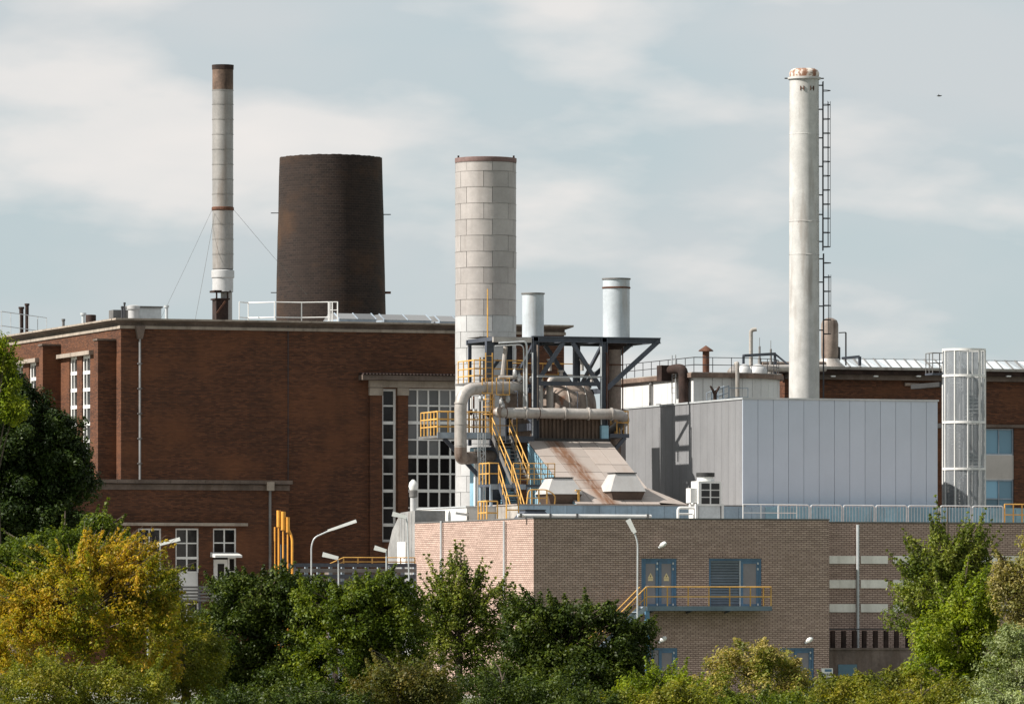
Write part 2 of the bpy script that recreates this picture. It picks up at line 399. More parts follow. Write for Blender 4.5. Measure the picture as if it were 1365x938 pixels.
def boxpiece(name, x0, x1, y0, y1, z0, z1, mat, parent):
    k = (name, mat, round(x1 - x0, 3), round(y1 - y0, 3), round(z1 - z0, 3))
    me = shared(k, lambda m: m.box(-k[2] / 2, k[2] / 2, -k[3] / 2, k[3] / 2, 0, k[4]), mat)
    return piece(name, me, ((x0 + x1) / 2, (y0 + y1) / 2, z0), parent)
def window(parent, ax, c, out, u0, u1, z0, z1, cols, rows, frame='white_paint', pane='glass_dark', t=0.06, thick=(), recess=0.18, edge=0.08):
    """frame with glazing bars as one part, each pane a sub-part; cols/rows = counts or lists of split positions (0..1)"""
    cl = [i / cols for i in range(cols + 1)] if isinstance(cols, int) else cols
    rl = [i / rows for i in range(rows + 1)] if isinstance(rows, int) else rows
    B = (lambda m, a, b, lo, hi, d0, d1: m.box(a, b, *sorted((c - out * d0, c - out * d1)), lo, hi)) if ax == 'Y' else \
        (lambda m, a, b, lo, hi, d0, d1: m.box(*sorted((c - out * d0, c - out * d1)), a, b, lo, hi))
    m = MB(); us = [u0 + (u1 - u0) * q for q in cl]; zs = [z0 + (z1 - z0) * q for q in rl]
    for i, u in enumerate(us):
        w = edge if i in (0, len(us) - 1) else t
        a, b = (u, u + w) if i == 0 else ((u - w, u) if i == len(us) - 1 else (u - w / 2, u + w / 2))
        B(m, a, b, z0, z1, recess - 0.07, recess + 0.03)
    for i, z in enumerate(zs):
        w = edge if i in (0, len(zs) - 1) else (t * 1.9 if i in thick else t)
        a, b = (z, z + w) if i == 0 else ((z - w, z) if i == len(zs) - 1 else (z - w / 2, z + w / 2))
        B(m, u0, u1, a, b, recess - 0.065 - (0.02 if i in thick else 0), recess + 0.025)
    fr = obj('window', m, frame, parent)
    for i in range(len(us) - 1):
        for j in range(len(zs) - 1):
            pm = pane(i, j) if callable(pane) else pane
            a, b, lo, hi = us[i], us[i + 1], zs[j], zs[j + 1]
            ys = sorted((c - out * recess, c - out * (recess + 0.012)))
            if ax == 'Y': boxpiece('pane', a, b, ys[0], ys[1], lo, hi, pm, fr)
            else: boxpiece('pane', ys[0], ys[1], a, b, lo, hi, pm, fr)
    return fr
def railing(parent, pts, h, mat, spacing=1.1, r=0.028, mids=(0.5,), name='railing', label=None, cat=None, group=None, toe=0.0, infill=None):
    """rails as one mesh, every post a piece of its own; parent=None makes it a thing of its own"""
    pts = [Vector(p) for p in pts]
    if parent is None:
        parent = thing(name, pts[0], label, cat, group); part = True
    m = MB()
    for k in (1.0, *mids): m.path([p + Vector((0, 0, h * k)) for p in pts], r, 6)
    if toe:
        for a, b in zip(pts, pts[1:]): m.bar(a + Vector((0, 0, toe / 2 + 0.01)), b + Vector((0, 0, toe / 2 + 0.01)), 0.012, toe)
    rl = obj('rail' if label else name, m, mat, parent, smooth=True)
    me = shared(('post', mat, round(h, 2), r), lambda q: q.path([(0, 0, 0), (0, 0, h)], r * 1.05, 6), mat, True)
    for i, (a, b) in enumerate(zip(pts, pts[1:])):
        n = max(1, round((b - a).length / spacing))
        for j in range(n + (1 if i == len(pts) - 2 else 0)): piece('post', me, a.lerp(b, j / n), parent if label else rl)
    return parent
def stair(pts0, pts1, width_dir, width, nstep, mat, parent, rail_mat='yellow', rail_h=0.95, sides=(0, 1)):
    """straight flight from top pts0 to bottom pts1"""
    a, b, w = Vector(pts0), Vector(pts1), Vector(width_dir).normalized() * width
    for k in (0, 1): obj('stringer', MB().bar(a + w * k, b + w * k, 0.05, 0.22), mat, parent)
    f = Vector((b.x - a.x, b.y - a.y, 0)).normalized() * 0.24
    for i in range(1, nstep + 1):
        c = a.lerp(b, i / (nstep + 1)) + Vector((0, 0, 0.03))
        obj('step', MB().hexa([c + w * 0.04 - f / 2, c + w * 0.96 - f / 2, c + w * 0.96 + f / 2, c + w * 0.04 + f / 2] +
            [q + Vector((0, 0, 0.035)) for q in (c + w * 0.04 - f / 2, c + w * 0.96 - f / 2, c + w * 0.96 + f / 2, c + w * 0.04 + f / 2)]), mat, parent)
    for k in sides:
        p, q = a + w * k, b + w * k; up = Vector((0, 0, rail_h)); m = MB()
        m.path([p + up, q + up], 0.028, 6).path([p + up * 0.5, q + up * 0.5], 0.022, 6)
        hr = obj('handrail', m, rail_mat, parent, smooth=True)
        me = shared(('post', rail_mat, rail_h, 's'), lambda x: x.path([(0, 0, 0), (0, 0, rail_h)], 0.028, 6), rail_mat, True)
        for t in (0.02, 0.34, 0.67, 0.98): piece('post', me, p.lerp(q, t), hr)
def arc(c, r, a0, a1, ax1, ax2, n=8):
    c, ax1, ax2 = Vector(c), Vector(ax1), Vector(ax2)
    return [c + ax1 * r * math.cos(a0 + (a1 - a0) * i / n) + ax2 * r * math.sin(a0 + (a1 - a0) * i / n) for i in range(n + 1)]
def bend(pts, rad, n=6):
    """round the corners of a polyline"""
    pts = [Vector(p) for p in pts]; out = [pts[0]]
    for p, q, r in zip(pts, pts[1:], pts[2:]):
        a, b = (p - q), (r - q); ra = min(rad, a.length * 0.49, b.length * 0.49); s, e = q + a.normalized() * ra, q + b.normalized() * ra
        for i in range(n + 1):
            t = i / n; out.append(s * (1 - t) ** 2 + q * 2 * t * (1 - t) + e * t ** 2)
    return out + [pts[-1]]
EX, EY, EZ = Vector((1, 0, 0)), Vector((0, 1, 0)), Vector((0, 0, 1))
CR = Vector((cs, -sn, 0))       # to the right as the camera sees it

# ------------------------------------------------------------------ ground
g = MB(); nx = 24
for i in range(nx):
    for j in range(nx):
        x0, x1 = -3500 + 7000 * i / nx, -3500 + 7000 * (i + 1) / nx; y0, y1 = -1000 + 7000 * j / nx, -1000 + 7000 * (j + 1) / nx
        g.add([(x0, y0, 0), (x1, y0, 0), (x1, y1, 0), (x0, y1, 0)], [(0, 1, 2, 3)])
obj('ground', g, 'grass', kind='structure')
obj('yard', MB().add([(60, 280.5, 0.006), (190, 280.5, 0.006), (190, 430, 0.006), (60, 430, 0.006)], [(0, 1, 2, 3)]), 'yard_bounce', kind='structure')  # out of view; its pale tone fills the shaded fronts

# ================================================================== brick power hall
HX0, HY0 = 94.6, 332.3
HX1, HY1 = onY(752, 0, HY0).x, 376.0
HZ = onX(163, 437, HX0).z           # wall head under the cornice
hall = thing('brick_hall', ((HX0 + HX1) / 2, (HY0 + HY1) / 2, 0), 'tall dark red brick power hall with white barred windows and flat roof', 'building')
# window openings
FR = [1 - q for q in (1, .895, .785, .675, .565, .455, .345, .225, .115, 0)]
nar = RY(509, 518, 528.5, 722, HY0); big = RY(543, 518, 616, 722, HY0)
sideW = []
for a, b, t, bo in ((92.5, 102.5, 475, 633), (109, 120, 473.5, 633), (20.5, 30.5, 486, 640), (38.5, 48, 483, 637), (-10, 0, 490, 640)):
    sideW.append(RX(a, t, b, bo, HX0))
w = MB()
w.wall('Y', HY0, HX0, HX1, 0, HZ, [nar, big], 0.35, -1)
w.wall('X', HX0, HY0, HY1, 0, HZ, sideW, 0.35, -1)
w.add([(HX1, HY0, 0), (HX1, HY1, 0), (HX1, HY1, HZ), (HX1, HY0, HZ)], [(0, 1, 2, 3)])
w.add([(HX1, HY1, 0), (HX0, HY1, 0), (HX0, HY1, HZ), (HX1, HY1, HZ)], [(0, 1, 2, 3)])
obj('wall', w, 'hall_brick', hall)
ZR = onX(163, 424.5, HX0).z
obj('roof', MB().box(HX0 + .1, HX1 - .1, HY0 + .1, HY1 - .1, HZ - .2, ZR - .25), 'roof_bounce', hall)
c = MB()          # stone string, brick band and projecting cap
for (o, z0, z1) in ((0.08, HZ - 0.02, HZ + 0.14),):
    c.box(HX0 - o, HX1 + o, HY0 - o, HY0 + .3, z0, z1).box(HX0 - o, HX0 + .3, HY0 + .31, HY1, z0, z1)
obj('string_course', c, 'stone', hall)
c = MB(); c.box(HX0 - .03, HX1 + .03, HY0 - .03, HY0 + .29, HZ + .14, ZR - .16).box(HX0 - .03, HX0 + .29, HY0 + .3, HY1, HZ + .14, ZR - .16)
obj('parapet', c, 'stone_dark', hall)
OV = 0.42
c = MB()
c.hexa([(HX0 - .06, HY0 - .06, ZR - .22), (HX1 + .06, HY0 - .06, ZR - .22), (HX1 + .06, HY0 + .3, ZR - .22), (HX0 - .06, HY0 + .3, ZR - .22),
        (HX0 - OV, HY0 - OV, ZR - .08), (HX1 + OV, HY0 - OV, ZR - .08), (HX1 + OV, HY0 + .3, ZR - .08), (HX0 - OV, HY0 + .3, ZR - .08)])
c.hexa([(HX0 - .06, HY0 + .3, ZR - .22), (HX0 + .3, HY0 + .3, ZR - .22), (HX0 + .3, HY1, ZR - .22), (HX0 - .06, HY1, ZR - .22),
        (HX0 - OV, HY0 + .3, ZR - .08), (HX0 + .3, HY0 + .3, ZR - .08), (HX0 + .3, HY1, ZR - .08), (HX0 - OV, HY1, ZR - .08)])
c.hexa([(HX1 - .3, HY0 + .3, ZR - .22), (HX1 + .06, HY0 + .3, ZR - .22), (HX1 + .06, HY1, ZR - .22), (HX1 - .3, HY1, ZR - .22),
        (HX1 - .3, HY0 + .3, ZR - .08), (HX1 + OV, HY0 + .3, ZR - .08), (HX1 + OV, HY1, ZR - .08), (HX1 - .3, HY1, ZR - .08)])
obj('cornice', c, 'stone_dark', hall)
# cap stones laid one by one along the two visible eaves
n = 30; L = (HX1 + OV - HX0 + OV) / n
for i in range(n): boxpiece('cap_stone', HX0 - OV + i * L, HX0 - OV + (i + 1) * L - .012, HY0 - OV - .03, HY0 + .34, ZR - .075, ZR + .02, 'stone', hall)
n = 44; L = (HY1 - HY0 - .36) / n
for i in range(n): boxpiece('cap_stone', HX0 - OV - .03, HX0 + .34, HY0 + .36 + i * L, HY0 + .36 + (i + 1) * L - .012, ZR - .075, ZR + .02, 'stone', hall)
# brick fins on the side wall
for a, b, t in ((130.5, 155, 454), (57, 81, 461), (-16, 8, 468)):
    p0 = onX(b, 0, HX0).y; fz = onX(b, t, HX0).z
    xf = onY(a, 0, p0).x
    obj('fin', MB().box(xf, HX0 - .002, p0, p0 + .75, 0, fz), 'hall_brick', hall)
    obj('fin_cap', MB().box(xf - .06, HX0 - .004, p0 - .06, p0 + .81, fz + .002, fz + .1), 'stone_dark', hall)
for a, b, t0, t1 in ((80, 125, 470, 474), (12, 53, 480, 484)):
    y0, y1, z0, z1 = RX(a, t0, b, t1, HX0)
    obj('lintel', MB().box(HX0 - .28, HX0 - .003, y0, y1, z0 - .05, z1), 'stone', hall)
for q in sideW:
    fr = window(hall, 'X', HX0, -1, *q, [0, .58, 1], 7, t=.10, thick=(1, 2, 3, 4, 5, 6), recess=.16, edge=.17)
    obj('sill', MB().box(HX0 - .08, HX0 + .1, q[0] - .1, q[1] + .1, q[2] - .12, q[2] - .003), 'stone', hall)
rows = [0, .11, .215, .32, .43, .535, .64, .75, .86, 1] if False else 9
window(hall, 'Y', HY0, -1, *nar, 1, rows, t=.09, thick=(1, 3, 5, 7), recess=.22, edge=.13)
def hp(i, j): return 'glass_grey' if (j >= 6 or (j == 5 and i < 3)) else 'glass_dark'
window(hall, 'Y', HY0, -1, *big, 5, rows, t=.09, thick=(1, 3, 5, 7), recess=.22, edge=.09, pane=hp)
# pilasters with pale capitals and the tiled hood over the tall windows
for a, b in ((492, 508.5), (529.5, 543)):
    x0, x1, z0, z1 = RY(a, 527, b, 800, HY0); obj('pilaster', MB().box(x0, x1, HY0 - .16, HY0 - .003, 0, z1), 'hall_brick', hall)
    x0, x1, z0, z1 = RY(a, 517, b, 527, HY0); obj('capital', MB().box(x0 - .03, x1 + .03, HY0 - .22, HY0 - .002, z0 + .002, z1), 'stone', hall)
x0, x1, z0, z1 = RY(491, 508, 625, 517, HY0); obj('lintel', MB().box(x0, x1, HY0 - .2, HY0 - .003, z0 + .003, z1), 'stone', hall)
x0, x1, z0, z1 = RY(478, 499.5, 630, 507.5, HY0)
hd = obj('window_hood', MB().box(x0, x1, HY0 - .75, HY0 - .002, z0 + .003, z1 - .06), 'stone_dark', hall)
n = 34; L = (x1 - x0) / n
tm = shared(('hood_tile',), lambda m: m.lathe((0, 0), [(.085, 0), (.085, .85)], 8, 0, math.pi), 'rust_dark')
for i in range(n):
    k = piece('hood_tile', tm, (x0 + (i + .5) * L, HY0, z1 + .02), hd, (math.radians(96), 0, 0))
# rainwater pipe with hopper head
p = onY(186.5, 437, HY0 - .14); q = onY(186.5, 640, HY0 - .14)
dp = obj('downpipe', MB().path([p - EZ * .4, q], .06, 8), mk('grey_pipe', (.24, .24, .24), .5, .2), hall, smooth=True)
obj('hopper', MB().hexa([(p.x - .14, p.y - .1, p.z - .6), (p.x + .14, p.y - .1, p.z - .6), (p.x + .14, p.y + .12, p.z - .6), (p.x - .14, p.y + .12, p.z - .6),
     (p.x - .26, p.y - .2, p.z + .1), (p.x + .26, p.y - .2, p.z + .1), (p.x + .26, p.y + .12, p.z + .1), (p.x - .26, p.y + .12, p.z + .1)]), 'stone_dark', dp)
me = shared(('pipe_clip',), lambda m: m.box(-.11, .11, -.09, .13, 0, .05), 'galv_dark')
for k in range(1, 6): piece('pipe_clip', me, (p.x, p.y, p.z - .6 - k * 1.35), dp)
p = onY(384, 437, HY0 - .05); obj('lightning_conductor', MB().path([p + EZ * .5, onY(384, 640, HY0 - .05)], .022, 5), 'ladder', hall)

# ---- roof plant on the hall
def roof_pipe(px, y0, y1, d, r, mat, label, cap=1.35, name='vent_pipe', ztop=None):
    b = onD(px, y1, d); t = onD(px, y0, d); m = MB()
    m.lathe((b.x, b.y), [(r, ZR - .25), (r, t.z - .12), (r * cap, t.z - .12), (r * cap, t.z)], 12, cap=True)
    return obj(name, m, mat, label=label, cat='vent pipe', smooth=True)
roof_pipe(28.5, 409, 432, 372, .13, 'rust_dark', 'shorter of two rusty vent pipes inside the white roof rail')
roof_pipe(36, 404.5, 432, 372, .11, 'rust_dark', 'taller of two rusty vent pipes inside the white roof rail')
roof_pipe(84.5, 425, 432, 362, .08, 'galv_dark', 'very short grey vent stub behind the side cornice of the brick hall')
roof_pipe(111, 417, 430, 358, .10, 'galv', 'short pale vent stub beside the low rusty drum on the hall roof', 1.8)
roof_pipe(163, 408, 426, 352, .06, 'ladder', 'thin black vent pipe before the grey roof ventilator box')
roof_pipe(166, 403, 426, 353, .05, 'ladder', 'thinnest tall black pipe before the grey roof ventilator box')
roof_pipe(222, 407, 426, 352, .09, 'galv', 'pale capped vent pipe past the end of the grey ventilator box', 1.6)
b = onD(121, 0, 360); obj('roof_drum', MB().lathe((b.x, b.y), [(.30, ZR - .25), (.30, onD(121, 420, 360).z), (.25, onD(121, 419.5, 360).z)], 16, cap=True), 'rust_dark', label='low rusty drum vent on the roof edge of the brick hall', cat='vent', smooth=True)
t = onD(182, 408.5, 354); v = thing('ventilator', (t.x, t.y, ZR - .25), 'long low grey ventilator box with drum on the hall roof corner', 'ventilator')
x0, x1 = onD(145, 0, 354).x, onD(214, 0, 354).x
obj('housing', MB().box(x0 + .9, x1, t.y - .6, t.y + .8, ZR - .25, t.z - .1), 'galv', v)
obj('cover', MB().box(x0 + .8, x1 + .06, t.y - .7, t.y + .9, t.z - .1, t.z), 'galv_dark', v)
obj('side_box', MB().box(x0, x0 + .86, t.y - .4, t.y + .5, ZR - .25, t.z - .22), 'galv_dark', v)
b = onD(178, 0, 353); obj('drum', MB().lathe((b.x, t.y - .9), [(.3, ZR - .25), (.3, t.z - .22), (.36, t.z - .2), (.36, t.z - .02), (.2, t.z + .03)], 18, cap=True), 'alu_bright', v, smooth=True)
zb = ZR - .25
def rp(px, d): p = onD(px, 0, d); return Vector((p.x, p.y, zb))
railing(None, [rp(-20, 366), rp(2, 366), rp(62, 374)], onD(10, 415, 366).z - zb, 'galv', 1.6, .022, label='thin galvanised roof rail round the two rusty vent pipes', cat='railing')
railing(None, [rp(319, 356), rp(331, 357), rp(366, 356), rp(402, 356.5), rp(440, 356)], onD(380, 402.5, 356).z - zb, 'white_paint', 1.5, .03, label='white guard rail on the hall roof before the sooty brick tower', cat='railing')
gate = thing('roof_gate', rp(446, 354), 'white roof ladder hoop at the end of the white guard rail', 'ladder')
for px in (438, 443, 450): q = rp(px, 354); obj('stile', MB().path([q, Vector((q.x, q.y, onD(px, 402, 354).z))], .035, 6), 'white_paint', gate)
q0, q1 = rp(438, 354), rp(450, 354); q0.z = q1.z = onD(444, 402.5, 354).z; obj('crossbar', MB().path([q0, q1], .03, 6).path([q0 - EZ * .45, q1 - EZ * .45], .025, 6), 'white_paint', gate)
# roof lights: low glazed monitors
def monitor(px0, px1, d, ytop, label):
    a, b = onD(px0, 0, d), onD(px1, 0, d); zt = onD((px0 + px1) / 2, ytop, d).z; x0, x1, y = a.x, b.x, a.y
    t = thing('roof_light', ((x0 + x1) / 2, y + 1.5, zb), label, 'rooflight', 'low roof lights on the hall roof')
    obj('kerb', MB().box(x0, x1, y, y + 3, zb, zt - .35), 'steel_light', t)
    n = max(2, round((x1 - x0) / 1.4)); L = (x1 - x0) / n
    for i in range(n):
        m = MB(); a0, a1 = x0 + i * L + .02, x0 + (i + 1) * L - .02
        m.hexa([(a0, y - .05, zt - .35), (a1, y - .05, zt - .35), (a1, y + 3, zt - .35), (a0, y + 3, zt - .35), (a0 + .0, y + .9, zt), (a1, y + .9, zt), (a1, y + 2.1, zt), (a0, y + 2.1, zt)])
        obj('pane', m, 'glass_grey', t)
    me = shared(('glazing_bar',), lambda m: m.bar((0, -.08, -.36), (0, .92, .02), .05, .06), 'steel_light')
    for i in range(n + 1): piece('glazing_bar', me, (x0 + i * L, y, zt), t)
monitor(452, 507, 358, 416.5, 'low glazed roof light next to the white roof ladder hoop')
monitor(512, 582, 360, 418, 'low glazed roof light between the sooty tower and the wide panelled chimney')
monitor(586, 640, 361, 420, 'low glazed roof light running up to the wide panelled chimney')

# ================================================================== brick annex before the hall
AY, AX0, AX1 = 328.6, onY(40, 0, 328.6).x, onY(385, 0, 328.6).x
AZ = onY(260, 645, AY).z
annex = thing('brick_annex', ((AX0 + AX1) / 2, (AY + HY0) / 2, 0), 'low dark brick annex with flat stone coping and white windows along the hall foot', 'building')
AW = [RY(138, 704, 170, 800, AY), RY(184, 704, 215, 782, AY), RY(234, 704, 265, 800, AY), RY(284, 704, 315, 800, AY), RY(234, 803, 265, 840, AY)]
obj('wall', MB().wall('Y', AY, AX0, AX1, 0, AZ, AW, .3, -1).add([(AX1, AY, 0), (AX1, HY0, 0), (AX1, HY0, AZ), (AX1, AY, AZ)], [(0, 1, 2, 3)]).add([(AX0, HY0, 0), (AX0, AY, 0), (AX0, AY, AZ), (AX0, HY0, AZ)], [(0, 1, 2, 3)]), 'hall_brick', annex)
obj('roof', MB().box(AX0 + .05, AX1 - .05, AY + .05, HY0 - .02, AZ - .2, AZ + .02), 'roof_bounce', annex)
n = 15; L = (AX1 - AX0 + .3) / n; zt = onY(260, 639.5, AY).z
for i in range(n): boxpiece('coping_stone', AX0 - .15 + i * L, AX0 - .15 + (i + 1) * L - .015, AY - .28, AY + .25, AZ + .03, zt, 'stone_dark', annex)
obj('band', MB().box(AX0, AX1 + .03, AY - .06, AY - .003, AZ - .32, AZ - .02), 'stone_dark', annex)
x0, x1, z0, z1 = RY(145, 696.5, 328, 700.5, AY); obj('lintel_slab', MB().box(x0, x1, AY - .35, AY - .003, z0, z1), 'stone', annex)
window(annex, 'Y', AY, -1, *AW[0], 2, 5, t=.07, recess=.14)
window(annex, 'Y', AY, -1, *AW[1], 2, 4, t=.07, recess=.14)
a = AW[2]; zs = a[2] + (a[3] - a[2]) * .385
window(annex, 'Y', AY, -1, a[0], a[1], zs, a[3], 2, 3, t=.07, recess=.14, thick=(1,))
obj('panel', MB().box(a[0] + .02, a[1] - .02, AY + .1, AY + .2, a[2], zs), 'white_paint', annex)
a = AW[3]; zm = a[2] + (a[3] - a[2]) * .60
window(annex, 'Y', AY, -1, a[0], a[1], zm, a[3], 2, 2, t=.07, recess=.14)
xm = a[0] + (a[1] - a[0]) * .66
window(annex, 'Y', AY, -1, xm, a[1], a[2], zm, 1, 3, t=.07, recess=.14)
dr = obj('door', MB().box(a[0] + .05, xm - .02, AY + .08, AY + .14, a[2], zm - .12), 'white_paint', annex)
obj('pane', MB().box(a[0] + .28, xm - .22, AY + .06, AY + .078, a[2] + .5, zm - .35), 'glass_dark', dr)
ca = onY(284, 740, AY); obj('door_canopy', MB().hexa([(a[0] - .15, AY - .9, zm - .02), (xm + .5, AY - .9, zm - .02), (xm + .5, AY, zm + .02), (a[0] - .15, AY, zm + .02), (a[0] - .15, AY - .9, zm + .1), (xm + .5, AY - .9, zm + .1), (xm + .5, AY, zm + .26), (a[0] - .15, AY, zm + .26)]), 'white_paint', annex)
window(annex, 'Y', AY, -1, *AW[4], 2, 2, t=.07, recess=.14)
p = onY(360, 650, AY - .14); dp = obj('downpipe', MB().path([p, Vector((p.x, p.y, .3))], .075, 8), 'galv_dark', annex, smooth=True)
obj('hopper', MB().box(p.x - .2, p.x + .2, p.y - .16, p.y + .13, p.z - .15, p.z + .32), 'stone', dp)
# slatted screen at the annex door
x0, x1, z0, z1 = RY(242, 781, 291, 801, AY - 1.6)
sc = thing('slatted_screen', ((x0 + x1) / 2, AY - 1.6, 0), 'dark slatted steel screen before the annex door', 'screen')
for x in (x0, (x0 + x1) / 2, x1): boxpiece('post', x - .05, x + .05, AY - 1.62, AY - 1.52, 0, z1 + .03, 'steel', sc)
for i in range(5): boxpiece('slat', x0 - .1, x1 + .1, AY - 1.66, AY - 1.625, z0 + i * (z1 - z0) / 4.6, z0 + i * (z1 - z0) / 4.6 + .11, 'galv_dark', sc)

# ================================================================== chimneys and the sooty tower behind
# old brick cooling tower stump
c0 = onD(441, 0, 425); R0, R1 = 74 / FPX * 425, 68.3 / FPX * 425; zt = onD(441, 210.5, 425).z
prof = []; N_ = 26
for i in range(N_ + 1):
    t = i / N_; z = zt * t; tt = max(0, (z - 20) / (zt - 20)); prof.append((R0 + (R1 - R0) * (tt ** 1.35) + .12 * max(0, 1 - z / 20), z))
m = MB().lathe((c0.x, c0.y), prof + [(R1 - .45, zt), (R1 - .5, zt - 4), (R1 - .5, 0)], 160)
for i, (x, y, z) in enumerate(m.v):      # crumbling, uneven lip and battered surface
    a = math.atan2(y - c0.y, x - c0.x); k = .004 * math.sin(13 * a + z * 2.9) + .004 * math.sin(19 * a - z * 3.7)
    dz = (.015 * math.sin(3 * a + 1) + .012 * math.sin(17 * a) + .012 * math.sin(47 * a)) if z > zt - .01 else 0
    m.v[i] = (c0.x + (x - c0.x) * (1 + k * .5), c0.y + (y - c0.y) * (1 + k * .5), z + dz)
tw = obj('brick_tower', m, 'dark_brick', label='wide sooty brick tower stump tapering behind the hall roof', cat='tower', smooth=True)
for s_, py in ((-1, 284), (1, 286), (1, 390), (-1, 390)):
    zz_ = onD(441, py, 425).z; e = c0 + CR * s_ * (R0 - .2); e.z = zz_
    big_ = (s_ == 1 and py == 390)
    obj('bracket', MB().path([e, e + CR * s_ * .5], .09 if big_ else .035, 6), 'rust' if big_ else 'ladder', tw)

# slim sheet-metal stack with guy wires
cd = 368; c1_ = onD(297, 0, cd); R = 14 / FPX * cd; K = cd / FPX
st = thing('slim_chimney', (c1_.x, c1_.y, ZR - .25), 'slim banded metal chimney with burnt brown top and guy wires', 'chimney')
z_of = lambda py: onD(297, py, cd).z
obj('flue', MB().lathe((c1_.x, c1_.y), [(R - .02, z_of(372)), (R - .02, z_of(120))], 28), 'galv_dark', st, smooth=True)
obj('burnt_top', MB().lathe((c1_.x, c1_.y), [(R, z_of(120)), (R, z_of(93))], 28), mk('burnt_sheet', (0.13, 0.085, 0.062), .7, .1, var=.4, streak=.9, scol=(.035, .022, .017), rust=.3), st, smooth=True)
obj('top_ring', MB().lathe((c1_.x, c1_.y), [(R + .02, z_of(93)), (R + .03, z_of(87)), (R - .06, z_of(87)), (R - .08, z_of(93))], 28), 'rust_dark', st, smooth=True)
ys = [120, 139, 159, 179, 199, 219, 239, 258.5, 278.5, 298.5, 318.5, 338.5, 358.5]
for a, b in zip(ys, ys[1:]):
    h = round(z_of(a) - z_of(b), 2)
    me = shared(('ring', h), lambda m: m.lathe((0, 0), [(R - .015, .0), (R, .012), (R, h - .05), (R + .022, h - .045), (R + .022, h - .005), (R - .01, h)], 32), 'alu_ring', True)
    piece('sheet_ring', me, (c1_.x + random.uniform(-.006, .006), c1_.y, z_of(b)), st, (0, 0, random.uniform(0, 6)))
obj('collar', MB().lathe((c1_.x, c1_.y), [(R, z_of(371)), (R + .06, z_of(370)), (R + .06, z_of(361)), (R, z_of(360))], 32), 'alu_bright', st, smooth=True)
obj('base_ring', MB().lathe((c1_.x, c1_.y), [(R, z_of(389)), (R, z_of(371))], 32), 'alu_bright', st, smooth=True)
obj('base_pipe', MB().lathe((c1_.x + .25, c1_.y + .1), [(R * .55, ZR - .25), (R * .55, z_of(389))], 20), 'alu_ring', st, smooth=True)
bx = c1_ - CR * .12
obj('base_housing', MB().box(bx.x - .42, bx.x + .30, bx.y - .5, bx.y + .3, ZR - .25, z_of(400)).box(bx.x - .5, bx.x + .38, bx.y - .58, bx.y + .38, z_of(400), z_of(398)), 'rust_dark', st)
for dx in (-.42, .24): obj('stay', MB().box(bx.x + dx, bx.x + dx + .08, bx.y - .48, bx.y - .4, z_of(398), z_of(388)), 'rust_dark', st)
obj('housing_cap', MB().box(bx.x - .55, bx.x + .42, bx.y - .6, bx.y + .4, z_of(390), z_of(387.5)), 'rust_dark', st)
obj('brace', MB().bar((bx.x - .40, bx.y - .6, z_of(418)), (bx.x + .1, bx.y - .6, z_of(402)), .08, .1), 'rust', st)
obj('wire_collar', MB().lathe((c1_.x, c1_.y), [(R + .01, z_of(281)), (R + .04, z_of(280)), (R + .04, z_of(277)), (R + .01, z_of(276))], 28), 'rust', st)
for px, py, dd, s_ in ((210, 410, 364, -1), (258, 425, 357, -.7), (374, 352, 384, 1)):
    a = c1_ + CR * s_ * R; a.z = z_of(279); e = onD(px, py, dd)
    if px == 374: e = a + (e - a) * 1.6
    else: e.z = min(e.z, ZR) if px == 258 else e.z - 1.0
    obj('guy_wire', MB().path([a, a.lerp(e, .5) - EZ * .06, e], .011, 4), 'galv_dark', st)

# wide panelled chimney
cd = 337; c2_ = onD(647.5, 0, cd); R = 40.5 / FPX * cd; zc = lambda py: onD(647.5, py, cd).z
ch = thing('panelled_chimney', (c2_.x, c2_.y, 0), 'wide chimney clad in staggered grey sheets with brighter sheets lower down', 'chimney')
obj('core', MB().lathe((c2_.x, c2_.y), [(R - .035, 0), (R - .035, zc(213)), (R - .2, zc(213)), (R - .2, zc(240)), (0, zc(240))], 48), 'dark_gap', ch, smooth=True)
obj('rim', MB().lathe((c2_.x, c2_.y), [(R + .01, zc(217.5)), (R + .03, zc(216)), (R + .03, zc(211.5)), (R - .12, zc(211))], 48), mk('red_oxide_rim', (0.20, 0.13, 0.12), .8, var=.2, rust=.45, rscale=.8), ch, smooth=True)
for s_ in (-.9, .92): q = c2_ + CR * R * s_; obj('lug', MB().box(q.x - .04, q.x + .04, q.y - .04, q.y + .04, zc(211.5), zc(207.5)), 'rust_dark', ch)
pitch = 21.3 * cd / FPX; NP = 7; z = zc(230); rows_ = [(zc(230), zc(218))]
while z > 6.0: rows_.append((z - pitch, z)); z -= pitch
view = math.atan2(-c2_.y, -c2_.x)
for i, (a, b) in enumerate(rows_):
    mat = 'alu_bright' if (b < zc(420)) else 'alu_dull'; h = round(b - a, 3); da = 2 * math.pi / NP
    me = shared(('sheet', mat, h), lambda m: (m.lathe((0, 0), [(R - .03, .0), (R, .008), (R + .004, h - .02), (R + .018, h - .018), (R + .018, h - .002), (R - .02, h - .002)], 8, -da / 2 + .006, da / 2 - .006)), mat, True)
    for j in range(NP):
        an = view + (j + (.0 if i % 2 else .32)) * da + .38
        k = random.uniform(-.006, .010); piece('cladding_sheet', me, (c2_.x + k * math.cos(an), c2_.y + k * math.sin(an), a), ch, (0, random.uniform(-.003, .003), an))

